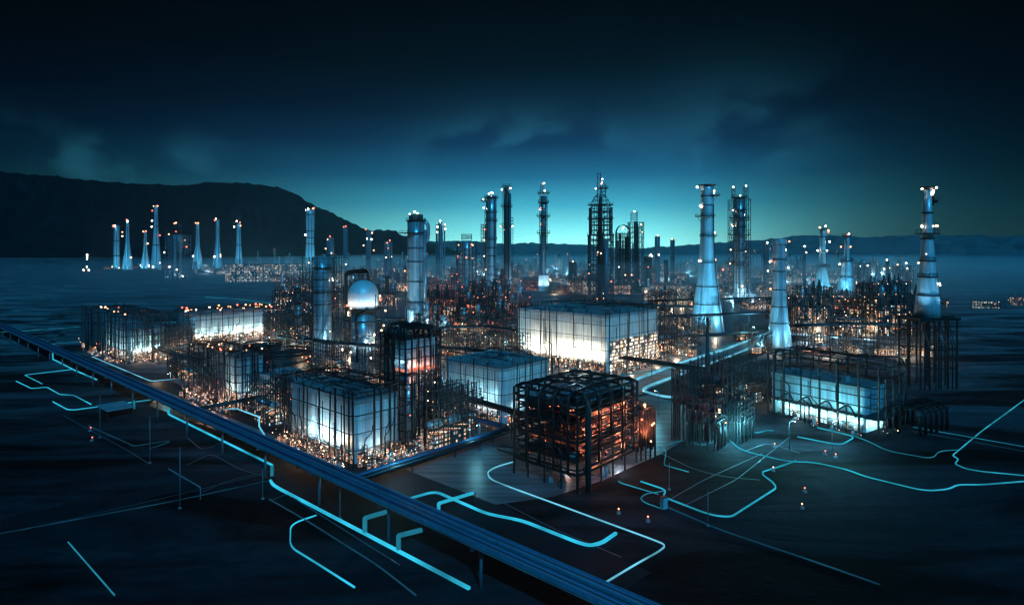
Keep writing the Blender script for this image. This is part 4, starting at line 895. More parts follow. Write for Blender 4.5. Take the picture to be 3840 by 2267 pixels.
b = MB(); b.sweep(fillet([(-1, 20, 5.5), (-1, 27, 5.5), (3, 29, 5), (6, 22, 4.5)], 2.5, 8), .25, 8); b.build('loop_pipe', M_black, t1)
# M8 far left long lattice with a lit shed inside
c8 = G(470, 1357)
building('lit shed with pale walls inside the left long pipe cage', (c8.x+1, c8.y+1.5, 0), 18, 48, 17, M_clad, floods=fl('B', 1, 17, 3, 4.6, 7, (.85, 1, .9), 12000)+fl('A', 2, 40, 4, 1.2, 5, (.85, 1, .9), 9000), cells=[('B', .5, 17.5, .2, 5, C_near), ('A', 2, 40, .2, 5, C_near)])
cage('long dark pipe cage with orange top lamps at the left edge of the plant', c8, 20, 78, 3.5, 24, 5, 12, 7, .5, out=1.5, pipes=18, nl=35, roofbars=26, lampz=(.4, 6), topl=9, lr=.36, mat=M_steel, extra_cols=14)
clutter(ALL[-1], 20, 78, 18, 26, .5, 6, 4.2)
# M9 left back building
c9 = G(715, 1292)
building('white floodlit building behind the left long pipe cage', c9, 52, 24, 18, M_clad, rr=3, floods=fl('B', 1, 50, 6, 4.8, 7, (1, .93, .8), 7000), cells=[('B', 2, 51, .2, 5, C_dense)])
cage('dark pipe cage with many orange roof lamps around the left white building', c9, 52, 24, 6, 20, 8, 3, 4, .45, out=2, pipes=10, nl=40, roofbars=16, lampz=(.4, 7), topl=26, lr=.42, mat=M_steel)
clutter(ALL[-1], 52, 24, 40, 4, 1, 8, 4.5)
# M10 left middle module
c10 = G(890, 1540)
building('small teal box house inside the red-lamped left middle pipe cage', (c10.x+.6, c10.y+2, 0), 9, 14, 19, M_clad, rr=.8, floods=fl('B', 1, 8, 1, 5, 9, (.7, 1, .95), 4500)+fl('A', 1, 12, 2, 4, 8, (.95, .95, .8), 4500), cells=[('B', .3, 8.7, .2, 5, C_near), ('A', .5, 13.5, .2, 6, C_near)])
cage('red-lamped dark pipe cage left of the front blue-white building', c10, 12, 42, 4, 20, 4, 9, 6, .36, out=1.2, pipes=22, nl=45, roofbars=24, lampz=(.4, 9), topl=10, lr=.24, lampm=L_mix, extra_cols=10)
clutter(ALL[-1], 12, 42, 14, 40, -2, 5.5, 4.2)
building('low lit shed behind the red-lamped left middle pipe cage', G(1085, 1570), 14, 26, 13, M_clad, rr=1, floods=fl('A', 2, 24, 3, 1.2, 4, WW, 5000), cells=[('A', .5, 25.5, .2, 10, C_near)])
# ring-piped flat tanks
for px, py, r, lab in ((1060, 1395, 13, 'flat round dark tank ringed by pipes behind the front blue-white building'), (985, 1360, 9, 'smaller flat dark tank left of the pipe-ringed flat tank')):
    gq = G(px, py); t = thing('flat_tank', lab, 'tank', gq)
    b = MB(); b.lathe([(r, 0), (r, 9), (r*.2, 10.2)], n=36, smooth=False); b.build('tank_shell', M_steel, t)
    for z in (3, 6, 9.3, 10.6):
        b = MB(); b.sweep([((r+.5)*math.cos(2*PI*k/30), (r+.5)*math.sin(2*PI*k/30), z) for k in range(30)], .35, 6, True); b.build('ring_pipe', M_black, t)
    b = MB(); rail(b, (0, 0), r, 9, 2.2, 24, .2); b.build('railing', M_black, t)
    for k in range(10): a = R.uniform(PI, 2*PI); lamp(t, ((r+1)*math.cos(a), (r+1)*math.sin(a), R.uniform(1, 9)), .28, L_org if k % 2 else L_mix)

# ------------------------------------------------------------------ long navy guideway and other elevated lines
p0, p1 = G(-200, 1128, 9), G(3000, 2550, 9)
dv = (p1-p0); Lg = dv.length; ang = math.atan2(dv.y, dv.x)
t = thing('guideway', 'long navy twin-beam elevated guideway crossing the foreground diagonally', 'guideway', (p0.x, p0.y, 0), ang)
for y0, y1 in ((-2.35, -.5), (.5, 2.35)):
    b = MB(); b.box(0, Lg, y0, y1, 8.2, 8.9); b.build('beam', M_guide, t)
    for k in range(4):
        b = MB(); y = y0+.2+.483*k; b.tube((0, y, 9.02+.05*(k % 2)), (Lg, y, 9.02+.05*(k % 2)), .15+.05*(k % 2), 8); b.build('pipe', M_guide if k != 2 else M_black, t)
b = MB(); b.box(0, Lg, -.49, .49, 8.38, 8.5); b.build('cable_trough', M_black, t)
for y in (-2.44, -.56, .56, 2.44):
    b = MB(); b.box(0, Lg, y-.06, y+.06, 8.75, 9.4); b.build('edge_rail', M_edge, t)
x = 6
while x < Lg-6:
    b = MB(); b.bar((x, -2.55, 8.1), (x, 2.55, 8.1), .3, .5); b.build('tie', M_black, t); x += 9
b = MB(); b.box(0, Lg, -2.62, -2.51, 8.5, 8.66); b.build('edge_glow', NEON_DD, t)  # glowing line added for the bright highlight along the beam edge
k = 0; x = 12
while x < Lg-10:
    b = MB(); b.lathe([(.32, 0), (.3, 7.62)], (x, 0), 10); ps = b.build('post', M_blue, t); b = MB(); b.bar((x, -2.4, 7.85), (x, 2.4, 7.85), .5); b.build('cross_head', M_blue, ps); x += 27
# cross beam to the furnace module with a bend
def elevated(name, label, cat, pts, z, r, m, offs=(0,), posts=14, postm=None, fil=6):
    o = thing(name, label, cat, (pts[0].x, pts[0].y, 0)); base = Vector((pts[0].x, pts[0].y, 0))
    q = fillet([Vector((p.x, p.y, z))-base for p in pts], fil, 8)
    for k, of in enumerate(offs):
        w_ = []
        for i, p in enumerate(q):
            a = q[max(0, i-1)]; b_ = q[min(len(q)-1, i+1)]; t_ = (b_-a); t_.z = 0; t_.normalize(); w_.append(p+Vector((-t_.y, t_.x, 0))*of+Vector((0, 0, .3*(k % 2))))
        b = MB(); b.sweep(w_, r, 8); b.build('pipe', m[k % len(m)], o)
    d = 0; last = q[0]; nxt = 3
    for i in range(1, len(q)):
        seg = (q[i]-q[i-1]).length
        while d+seg > nxt:
            p = q[i-1].lerp(q[i], (nxt-d)/seg); b = MB(); b.bar((p.x, p.y, 0), (p.x, p.y, z-.2), .3); b.bar((p.x-1, p.y-.6, z-r-.1), (p.x+1, p.y+.6, z-r-.1), .25); b.build('post', postm or M_steel, o); nxt += posts
        d += seg
    return o
elevated('pipe_bridge', 'blue and black double pipe line from the guideway to the red-lit pipe module', 'pipe line', [G(1318, 1800, 3), G(1905, 1612, 3), G(1890, 1598, 3), G(1690, 1552, 3)], 3, .75, [M_black, M_guide], (-.8, .8), 16)
elevated('conveyor', 'black double conveyor from the teal round-cornered building to the red-lit pipe module', 'conveyor', [G(1655, 1462, 9), G(1935, 1545, 9), G(2010, 1570, 9)], 9, .55, [M_black, M_black, M_steel], (-1.2, 0, 1.2), 12)
elevated('conveyor', 'dark conveyor from the left long pipe cage to the left middle pipe cage', 'conveyor', [G(585, 1305, 8), G(765, 1362, 8), G(790, 1400, 8)], 8, .7, [M_steel, M_blue], (-1.2, 1.2), 14)
elevated('pipe_bridge', 'dark pipe bridge from the big cream building to the right pipe cage', 'pipe line', [G(2330, 1340, 8), G(2620, 1382, 8), G(2900, 1420, 8)], 8, .55, [M_steel, M_black, M_steel, M_steel], (-2, -.7, .7, 2), 14)
elevated('pipe_bridge', 'dark pipe bridge curving below the big flared chimney', 'pipe line', [G(2500, 1262, 7), G(2700, 1255, 7), G(2900, 1235, 7), G(3060, 1215, 7)], 7, .55, [M_steel, M_black, M_steel], (-1.6, 0, 1.6), 16)
elevated('pipe_bridge', 'dark pipe bridge behind the pale low roof at right', 'pipe line', [G(2960, 1190, 8), G(3200, 1170, 8), G(3430, 1190, 8)], 8, .6, [M_steel, M_black, M_steel], (-1.6, 0, 1.6), 16)
elevated('pipe_bridge', 'thin dark pipe bridge from the red-lamped pipe cage past the front building', 'pipe line', [G(735, 1535, 6), G(1050, 1475, 6), G(1100, 1500, 6)], 6, .35, [M_black, M_black], (-.6, .6), 14)
for pts, z, lab in (([(1960, 1152), (2300, 1140), (2600, 1150)], 18, 'long pipe bridge just behind the roof of the big cream building'), ([(2470, 1188), (2960, 1168), (3440, 1162)], 15, 'long pipe bridge running behind the white flared-foot stack'), ([(1075, 1205), (1300, 1192), (1520, 1196)], 14, 'pipe bridge passing behind the domed tank tower'),
                    ([(2430, 1128), (2900, 1116), (3460, 1122)], 17, 'farthest long pipe bridge across the right plant'), ([(1050, 1262), (1300, 1290), (1540, 1300)], 10, 'low pipe bridge in front of the domed tank tower foot'), ([(1600, 1232), (1800, 1222), (1965, 1240)], 12, 'pipe bridge among the red-lit racks left of the big cream building'),
                    ([(2970, 1222), (3200, 1212), (3450, 1222)], 17, 'tall pipe bridge over the dense racks right of the white flared-foot stack'), ([(1630, 1300), (1800, 1315), (1950, 1350)], 9, 'low pipe bridge between the furnace tower and the big cream building'), ([(1060, 1100), (1300, 1092), (1640, 1100)], 20, 'far pipe bridge behind the tall banded column')):
    elevated('pipe_bridge', lab, 'pipe line', [G(a, b, z) for a, b in pts], z, .5, [M_steel, M_black, M_steel, M_steel], (-2.2, -.8, .8, 2.2), 18)
# low pale roof at right
q0, q1 = G(2958, 1252, 3), G(3440, 1290, 3); dv = q1-q0
t = thing('canopy', 'long low pale blue roof in front of the right pipe field', 'canopy', (q0.x, q0.y, 0), math.atan2(dv.y, dv.x))
b = MB(); b.box(0, dv.length, -3, 3, 3, 3.5); b.build('roof', M_clad, t)
for k in range(9):
    for y in (-2.6, 2.6): b = MB(); b.bar((1+(dv.length-2)*k/8, y, 0), (1+(dv.length-2)*k/8, y, 3), .3); b.build('post', M_steel, t)
for k in range(4): x = dv.length*(k+.5)/4; slight(t, (x, 7, 9), (x, 0, 3), (.6, .85, 1), 6000, 120)

# ------------------------------------------------------------------ glowing strips
def strip(label, px, wd=.55, m=None, z=.2, fil=4, posts=0, zs=None, name='light_strip'):
    """px: photo points; zs: level of each point (a drop straight down repeats a point with another level)"""
    P = []
    for i, q in enumerate(px):
        zz = zs[i] if zs else z
        if len(q) == 3:          # ('v', level, _) drop from the point before
            P.append(Vector((P[-1].x, P[-1].y, q[1])))
        else: P.append(G(q[0], q[1], zz))
    o = thing(name, label, 'light strip', (P[0].x, P[0].y, 0)); base = Vector((P[0].x, P[0].y, 0))
    q = fillet([p-base for p in P], fil, 7)
    b = MB(); b.sweep(q, wd*(.5 if wd >= .75 else .36), 4, False, PI/4, False); b.build('glow_tube', m or NEON, o)
    zt = max(p.z for p in P)
    if zt > 1.2:
        for p in P:
            if p.z > 1.2: b = MB(); b.bar((p.x-base.x+.4, p.y-base.y+.4, 0), (p.x-base.x+.4, p.y-base.y+.4, p.z), .18); b.build('post', M_steel, o)
    return o
D = ('v', .35, 0)
strip('thin pale strip from the left edge to the long pipe cage', [(-60, 1247), (80, 1241), (300, 1225)], .7, NEON_D)
strip('thin bent strip on the ground left of the long pipe cage', [(305, 1280), (196, 1288), (250, 1318)], .35, NEON_D)
strip('thin white-blue strip bending in front of the long pipe cage', [(345, 1336), (555, 1424), (570, 1428), (725, 1414)], .55, NEON_P)
strip('cyan strip with an upright end below the guideway at left', [(198, 1322), D, (212, 1352), (275, 1385), (362, 1422)], .75, NEON, zs=[4, 0, .35, .35, .35])
strip('V-bent cyan strip near the left edge', [(270, 1384), (92, 1405), (158, 1438)], .5, NEON, fil=1)
strip('wavy cyan strip on the dark ground near the left edge', [(60, 1428), (88, 1441), (118, 1456), (175, 1450), (225, 1478), (275, 1480), (342, 1515)], .5, NEON, fil=2)
strip('long hooked cyan strip passing under the guideway at left', [(198, 1505), (252, 1534), (275, 1536), (566, 1498)], .55, NEON)
strip('upright cyan post light beneath the guideway at left', [(503, 1500), D], .75, NEON_D, zs=[3.6, 0])
strip('long bright cyan strip with upright ends below the guideway', [(632, 1532), D, (640, 1556), (1020, 1742)], .8, NEON, zs=[2.2, 0, .35, .35], fil=1)
strip('short upright cyan drop at the near end of the long strip', [(1020, 1745), D], .9, NEON_D, zs=[3, 0])
strip('longest cyan strip running to the bottom edge below the guideway', [(1014, 1800), (1022, 1815), (1045, 1830), (1570, 2105), (1760, 2205)], .8, NEON, fil=3)
strip('thin cyan bracket strip at the bottom left of centre', [(1186, 1930), (1090, 1963), (1088, 2035), (1100, 2056), (1180, 2105), (1330, 2200)], .5, NEON, fil=3)
strip('left cyan gate strip reaching up to the guideway', [(1450, 1917), (1368, 1941), D], 1.0, NEON_D, zs=[3.4, 3.4, 0], fil=.3)
strip('right cyan gate strip reaching up to the guideway', [(1582, 1985), (1494, 2007), D], 1.0, NEON_D, zs=[3.2, 3.2, 0], fil=.3)
strip('thick zigzag cyan strip right of the guideway ending in a hook', [(1510, 1876), (1632, 1842), (1825, 1926), (1960, 1952), (2168, 2034), (2212, 2046), (2258, 2034), (2310, 1998)], .85, NEON, fil=2.5)
strip('short cyan gate strip crossing the thick zigzag strip', [(1776, 1846), (1645, 1886), D], .8, NEON, zs=[3.0, 3.0, 0], fil=.3)
strip('long rounded road-edge strip around the red-lit pipe module', [(1925, 1730), (1862, 1748), (1826, 1768), (1838, 1795), (1900, 1820), (2440, 2018), (2500, 2042), (2470, 2066), (2390, 2110), (2240, 2200)], .5, NEON_P, fil=6)
strip('thin cyan strip from the foot of the red-lit pipe module', [(2318, 1802), (2330, 1810), (2470, 1852)], .4, NEON_D)
strip('many-cornered cyan strip looping over the dark field at right', [(2402, 1803), (2500, 1836), (2484, 1860), (2640, 1920), (2690, 1933), (2742, 1936), (2912, 1828), (2900, 1808), (2862, 1780), (2858, 1768), (2930, 1746), (2985, 1726)], .6, NEON_M, fil=3)
strip('long winding cyan strip across the right field to the right edge', [(2735, 1648), (2780, 1688), (2960, 1730), (3050, 1731), (3180, 1760), (3240, 1784), (3470, 1840), (3560, 1832), (3590, 1815), (3680, 1816), (3880, 1800)], .55, NEON_M, fil=5)
strip('jagged cyan strip at the right edge', [(3880, 1470), (3680, 1616), (3572, 1706), (3594, 1720), (3581, 1738), (3622, 1756), (3680, 1766), (3880, 1785)], .5, NEON_M, fil=1)
strip('thin cyan strip winding from the right pipe cage to the jagged strip', [(3195, 1630), (3260, 1655), (3330, 1690), (3480, 1716), (3504, 1711), (3520, 1690), (3596, 1685)], .35, NEON_D, fil=3)
strip('short hooked cyan strip under the right pipe cage', [(2990, 1636), (3130, 1664), (3160, 1664), (3208, 1636), (3065, 1602)], .6, NEON_M, fil=3)
strip('upper of two thin parallel strips right of the pipe canopy', [(3425, 1600), (3680, 1645), (3880, 1680)], .3, NEON_D)
strip('lower of two thin parallel strips right of the pipe canopy', [(3420, 1615), (3680, 1661), (3880, 1698)], .26, NEON_DD)
strip('forked cyan strip left of the right pipe cage', [(2735, 1648), (2790, 1625), (2850, 1620), (2875, 1612), (2900, 1614)], .55, NEON_M, fil=4)
strip('thin curling cyan strip near the dark blue scaffold', [(2728, 1612), (2800, 1625), (2825, 1600), (2822, 1584), (2780, 1576)], .45, NEON_D, fil=4)
strip('stepped thin cyan strip right of the red-lit pipe module', [(2470, 1675), (2498, 1692), (2490, 1742), (2582, 1768)], .45, NEON_D, fil=1)
strip('faint curved cyan strip in front of the dark blue scaffold', [(2500, 1668), (2560, 1646), (2640, 1672), (2700, 1640), (2735, 1648)], .4, NEON_D, fil=4)
strip('bright bent strip with upright end beside the front building', [(850, 1532), (890, 1532), (972, 1562), D, (1000, 1642), (1290, 1785)], .7, NEON_P, zs=[3.6, 3.6, 3.6, 0, .35, .35], fil=.6)
strip('pale roadside strip ending in a hairpin right of the big cream building', [(2990, 1232), (2740, 1335), (2430, 1448), (2405, 1466), (2490, 1488), (2560, 1490)], 1.5, NEON_P, fil=6)
strip('pale straight roadside strip beside the hairpin strip', [(2340, 1440), (2560, 1358), (2720, 1310), (2900, 1240)], 1.8, NEON_P, fil=3)
strip('pale strip across the yard foot of the big cream building', [(2070, 1368), (2280, 1412), (2480, 1385), (2760, 1285)], .6, NEON_D, fil=8)
strip('thin pale strip on the field behind the left white building', [(770, 1113), (900, 1122), (1060, 1142)], .9, NEON_D)
strip('short pale strip between the left pipe cages', [(610, 1208), (700, 1206)], .6, NEON_D)
strip('short pale strip right of the tall banded column', [(1740, 1232), (1960, 1216)], .9, NEON_P)
strip('faint blue strip under the guideway', [(330, 1595), (490, 1665), (500, 1672), (625, 1652), (637, 1655), (560, 1682)], .4, NEON_DD, fil=2)
strip('faint blue bent strip on the dark ground at lower left', [(632, 1756), (752, 1826), (752, 1870)], .5, NEON_DD, fil=1)
strip('single slanting cyan strip in the lower left corner', [(255, 2030), (325, 2110), (430, 2230)], .35, NEON_D)
strip('outlined faint square strip on the right field', [(3680, 1384), (3620, 1382), (3578, 1402), (3680, 1414)], .3, NEON_DD, fil=1)
strip('faint blue road strip along the lower right', [(2470, 1885), (2700, 1985), (3060, 2105), (3300, 2190)], .45, NEON_DD, fil=5)
strip('faint lower road strip parallel to the guideway', [(1010, 1870), (1150, 1950), (1420, 2120), (1560, 2230)], .4, NEON_DD)
strip('faint road strip across the lower left corner', [(-60, 2010), (640, 1880), (1010, 1800)], .35, NEON_DD, fil=8)
strip('pale loop strip around the marker box in front of the pipe module', [(2498, 1838), (2420, 1850), (2400, 1868), (2420, 1884), (2480, 1905)], .35, NEON_D, fil=2)

# small things on the dark ground
for px, py, m, lab in ((340, 1615, L_red, 'upper red ground beacon below the pale panels at lower left'), (346, 1652, L_red, 'lower red ground beacon below the pale panels at lower left'), (2905, 1676, L_org, 'orange beacon pair on the right field near the cage'), (3095, 1704, L_red, 'red beacon by the right field crossing'), (3134, 1716, L_red, 'lone red beacon right of the field crossing'), (2900, 1766, L_org, 'tiny orange beacon beside the looping cyan strip'), (3018, 1845, L_red, 'dim red beacon low on the right field'), (3008, 1906, L_red, 'dimmest red beacon low on the right field'), (2430, 1955, L_red, 'red beacon box in front of the pipe module'), (2320, 1925, L_red, 'small red beacon left of the red beacon box'), (705, 1405, L_org, 'orange beacon at the end of the white-blue strip'), (296, 1274, L_org, 'orange beacon at the corner of the long pipe cage')):
    q = G(px, py); t = thing('beacon', lab, 'beacon', q)
    b = MB(); b.box(-.4, .4, -.4, .4, 0, .5); b.lathe([(.12, .5), (.1, 1.0)], n=8); bs = b.build('base', M_conc, t); lamp(bs, (0, 0, 1.15), .2 if m is L_red else .17, m)
q = G(400, 1575); t = thing('canopy', 'pale flat panel canopy under the guideway at lower left', 'canopy', q, AX)
for y in (0, 7): 
    b = MB(); b.box(0, 9, y, y+6, 3, 3.2); b.build('roof_panel', M_clad, t)
for x in (.5, 8.5):
    for y in (.5, 12.5): b = MB(); b.bar((x, y, 0), (x, y, 3), .2); b.build('post', M_steel, t)
q = G(2490, 1905); t = thing('marker_box', 'pale upright marker box at the corner of the cyan strip', 'cabinet', q, .5); b = MB(); b.box(-.7, .7, -.5, .5, 0, 2.6); b.build('cabinet', M_clad, t); b = MB(); b.box(-.8, .8, -.6, .6, 2.6, 2.75); b.build('lid', M_steel, t)
for px, by, ty in ((375, 1640, 1480), (562, 1735, 1560), (985, 1870, 1755), (1275, 1945, 1820), (2655, 1970, 1840), (2510, 1835, 1735), (675, 1905, 1675)):
    q = G(px, by); h = (by-ty)*q.y/F; t = thing('pole', '', 'pole', q, 0, 'bare poles on the dark ground'); b = MB(); b.lathe([(.16, 0), (.1, h)], n=8); b.build('shaft', M_blue, t); b = MB(); b.lathe([(.4, 0), (.4, .3)], n=8); b.build('foot', M_conc, t); t['_auto'] = 'thin bare pole'

# ------------------------------------------------------------------ the far field of units: prototypes and copies
def proto(kind, pal):
    cells, lm = {'warm': (C_warm, L_mix), 'cool': (C_cool, L_warm), 'red': (C_red, L_red)}[pal]
    rn = random.Random(hash((kind, pal)) % 1000 if False else sum(map(ord, kind+pal)))
    t = bpy.data.objects.new(kind, None); COL.objects.link(t)
    FR = M_blue if pal == 'cool' else M_steel  # mist over the far rows put into the frame colour as bluer steel
    def lamps(pts):
        for p in pts: lamp(t, p, (.17+.42*rn.random()**2.5), lm)
    if kind == 'process_unit':
        b = MB(); lattice(b, -13, 13, -9, 9, 0, 30, 7, 4, 9, .62, .22, False, .08, rn)
        for k in range(14): x = rn.uniform(-13, 13); b.tube((x, -9.6, rn.uniform(0, 8)), (x, -9.6, rn.uniform(14, 32)), .28)
        b.build('frame', FR, t)
        b = MB(); b.box(-11, 11, -7, 7, 0, 22); b.build('lit_block', cells, t)
        b = MB(); b.box(-11.3, 11.3, -7.3, 7.3, 22, 22.8); b.build('roof', M_steel, t)
        for k in range(3): b = MB(); x = -7+7*k; b.lathe([(1.6, 22.5), (1.6, 28+rn.uniform(0, 8)), (.4, 31+rn.uniform(5, 7))], (x, rn.uniform(-4, 4)), 12); b.build('vessel', M_steel if k else M_stack2, t)
        lamps([(-13+26/7*rn.randint(0, 7), -9.6, 3.33*rn.choice((1, 1, 2, 2, 3, 4, 6, 9))+.5) for _ in range(7)])
    elif kind == 'pipe_rack':
        b = MB(); lattice(b, -26, 26, -5, 5, 4, 16, 13, 1, 4, .6, .12, False, .05, rn); b.build('frame', M_steel, t)
        for k in range(7):
            b = MB(); y = -4.5+1.5*k; z = (7.7, 10.7, 13.6)[k % 3]; b.tube((-27, y, z), (27, y, z+.01), rn.uniform(.3, .65), 8); b.build('pipe', M_steel if k % 2 else M_blue, t)
        b = MB(); b.box(-24, 24, -2.5, 3, 0, 11); b.build('lit_block', cells, t)
        lamps([(-26+4*k+1, -5.6, 7.6 if k % 2 else 16.4) for k in range(0, 13)])
    elif kind == 'column_cluster':
        for k in range(4):
            x, y = -9+6*k, rn.uniform(-4, 4); h = rn.uniform(24, 44); r = rn.uniform(1.2, 2.4)
            b = MB(); b.lathe([(r, 0), (r, h), (r*.7, h+r*.5), (.2, h+r*.8)], (x, y), 14); b.build('shell', M_stack2 if k % 2 else M_steel, t)
            b = MB()
            for z in (h*.3, h*.55, h*.78, h*.96): b.ring((x, y), r+1.3, .4, z, 12); rail(b, (x, y), r+1.2, z, 1.8, 8, .2)
            b.build('platform', M_steel, t)
        b = MB(); lattice(b, -13, 13, -6, 6, 0, 22, 8, 2, 7, .55, .2, False, .08, rn); b.build('frame', FR, t)
        b = MB(); b.box(-11, 11, -4.6, 4.6, 0, 14); b.build('lit_block', cells, t)
        lamps([(-13+26/8*rn.randint(0, 8), -6.6, 3.15*rn.randint(1, 7)+.4) for _ in range(6)]+[(-9+6*k, -4.5, 26+3*k) for k in range(3)])
    elif kind == 'lattice_tower':
        b = MB(); lattice(b, -3.8, 3.8, -3.8, 3.8, 0, 46, 3, 2, 18, .55, .55, False, .02, rn); b.build('frame', FR, t)
        b = MB(); b.lathe([(1.7, 0), (1.7, 44)], n=12); b.build('shell', M_stack2, t)
        b = MB(); b.box(-2.6, 2.6, -3, 2.6, 0, 6); b.build('lit_block', cells, t)
        lamps([(rn.uniform(-4, 4), -4, z) for z in (47, 44, 36, 27, 15, 6)])
    elif kind == 'vessel_row':
        for k in range(4):
            b = MB(); z = 6 if k < 2 else 11; x = -9 if k % 2 else 3; b.sweep([(x, -1.5*(k > 1), z), (x+.6, -1.5*(k > 1), z), (x+9.4, -1.5*(k > 1), z), (x+10, -1.5*(k > 1), z)], 2.0, 14); b.build('vessel', M_stack2 if k == 1 else M_steel, t)
        b = MB(); lattice(b, -13, 14, -5, 5, 0, 22, 8, 2, 6, .55, .15, False, .05, rn); b.build('frame', M_steel, t)
        b = MB(); b.box(-12, 13, 1.5, 4.6, 0, 17); b.build('lit_block', cells, t)
        lamps([(-13+27/8*rn.randint(0, 8), -5.5, 3.67*rn.choice((1, 1, 2, 3, 4, 6))+.4) for _ in range(8)])
    elif kind == 'furnace_unit':
        b = MB(); b.box(-8, 8, -6, 6, 3, 15); b.build('furnace_wall', M_stack2, t)
        b = MB(); b.lathe([(3.4, 15), (1.7, 21), (1.5, 38)], n=16); b.build('flue', M_stack, t)
        b = MB(); lattice(b, -10, 10, -8, 8, 3, 20, 6, 3, 6, .5, .2, False, .05, rn); b.build('frame', M_steel, t)
        b = MB(); b.box(-7, 7, -7.2, -6.02, .2, 9); b.build('lit_block', cells, t)
        lamps([(rn.uniform(-10, 10), -8.6, rn.uniform(1, 20)) for _ in range(7)]+[(0, -1.9, 38), (1.6, 0, 36)])
    elif kind == 'scaffold_bay':
        b = MB(); lattice(b, -10, 10, -4, 4, 0, 20, 9, 2, 8, .26, .15, False, .1, rn)
        for k in range(16): x = rn.uniform(-10, 10); b.tube((x, rn.choice((-4.4, 4.4)), rn.uniform(0, 6)), (x, -4.4, rn.uniform(10, 25)), .14)
        b.build('frame', M_steel, t)
        for k in range(5): b = MB(); z = rn.uniform(3, 19); b.sweep(fillet([(-11, -4.7, 0), (-11, -4.7, z), (10.6, -4.7, z), (10.6, -1, z+1)], 1.2), .22, 8); b.build('pipe', M_steel, t)
        b = MB(); b.box(-8, 8, -1.5, 2.5, 0, 5); b.build('lit_block', cells, t)
        for k in range(2): b = MB(); x = -5+9*k; b.sweep([(x, 0, 8), (x+.5, 0, 8), (x+5, 0, 8), (x+5.5, 0, 8)], 1.5, 12); b.build('vessel', M_stack2, t)
        for k in range(9): lamp(t, (rn.uniform(-10, 10), -4.6, rn.uniform(.5, 12)), rn.uniform(.1, .2), lm)
    return t
KINDS_ = {'process_unit': ('process frame', 'process frame'), 'pipe_rack': ('low pipe rack', 'pipe rack'), 'column_cluster': ('thin column cluster', 'column cluster'),
          'lattice_tower': ('slim lattice tower', 'lattice tower'), 'vessel_row': ('vessel rack', 'vessel rack'), 'furnace_unit': ('single-flue furnace', 'furnace'), 'scaffold_bay': ('dense scaffold bay', 'scaffold')}
PAL_ = {'warm': 'with warm lamps', 'cool': 'with pale lamps', 'red': 'with red lamps'}
PROTO = {(k, p): proto(k, p) for k in KINDS_ for p in PAL_}
index_kids(); USED = set()
LANDMARKS = [('the scaffolded silver column', 1210, 1335), ('the domed tank tower', 1362, 1350), ('the tall banded column', 1560, 1262), ('the squat red-lit tower', 1750, 1110), ('the twin centre columns', 1870, 1112),
             ('the lone slim column', 2038, 1090), ('the tallest tower', 2252, 1125), ('the spired tower', 2384, 1095), ('the big flared chimney', 2652, 1240), ('the mast-topped column', 2772, 1135),
             ('the white flared-foot stack', 2922, 1306), ('the cone-footed chimney', 3085, 1092), ('the stepped chimney', 3176, 1100), ('the lamp-crowned stack', 3478, 1446), ('the far left chimneys', 585, 1012),
             ('the left white building', 860, 1290), ('the left long pipe cage', 430, 1340), ('the big cream building', 2280, 1395), ('the front blue-white building', 1300, 1740), ('the red-lit pipe module', 2165, 1850),
             ('the right pipe cage', 3200, 1630), ('the left middle pipe cage', 850, 1520), ('the dark blue scaffold', 2680, 1690), ('the teal building', 1880, 1590), ('the right chimney pair', 3130, 1096), ('the short red-topped tower', 1456, 1070)]
def unit(kind, pal, px, py, rz, sc=(1, 1, 1), light=None):
    p = PROTO[(kind, pal)]
    if (kind, pal) in USED: o = copy_tree(p)
    else: USED.add((kind, pal)); o = p
    g = G(px, py); o.location = g; o.rotation_euler = (0, 0, rz); o.scale = sc
    o['category'] = KINDS_[kind][1]; o['_auto'] = KINDS_[kind][0]+' '+PAL_[pal]; o['group'] = KINDS_[kind][0].split()[-1]+' units of the back plant' if False else {'process_unit': 'process frames of the plant', 'pipe_rack': 'pipe racks of the plant', 'column_cluster': 'column clusters of the plant', 'lattice_tower': 'lattice towers of the plant', 'vessel_row': 'vessel racks of the plant', 'furnace_unit': 'furnaces of the plant', 'scaffold_bay': 'scaffold bays among the buildings'}[kind]
    ALL.append(o)
    if light: plight(o, (R.uniform(-6, 6), -11, 5), light[0], light[1], 1.0)
    return o
KL = list(KINDS_)[:6]
CLEAR = [(3085, 1092, 50, 40), (3176, 1100, 50, 40), (2652, 1240, 80, 40), (2922, 1306, 60, 30), (2038, 1090, 40, 30), (1842, 1112, 40, 16), (2772, 1135, 46, 20), (1163, 1020, 36, 20)]
def row(py, x0, x1, step, wts, pals, hs=(.7, 1.2), light=None, jit=.35, lp=.6, jy=6, skip=0.0):
    x = x0
    while x <= x1:
        if R.random() >= skip and not any(abs(x-a) < w_ and b-8 < py < b+h_ for a, b, w_, h_ in CLEAR):
            kind = R.choices(KL, wts)[0]; pal = R.choice(pals); s_ = R.uniform(*hs)
            yy = py+R.uniform(-jy, jy)
            unit(kind, pal, x+R.uniform(-jit, jit)*step, yy, R.choice((0, 0, AX-PI/2, AX))+R.uniform(-.05, .05), (R.uniform(.85, 1.15), R.uniform(.85, 1.1), s_), light if (light and R.random() < lp) else None)
        x += step
W_, Cc, Rd = 'warm', 'cool', 'red'
LWm, LCo, LRd = ((1, .7, .42), 7000), ((.35, .8, 1), 18000), ((1, .25, .12), 9000)
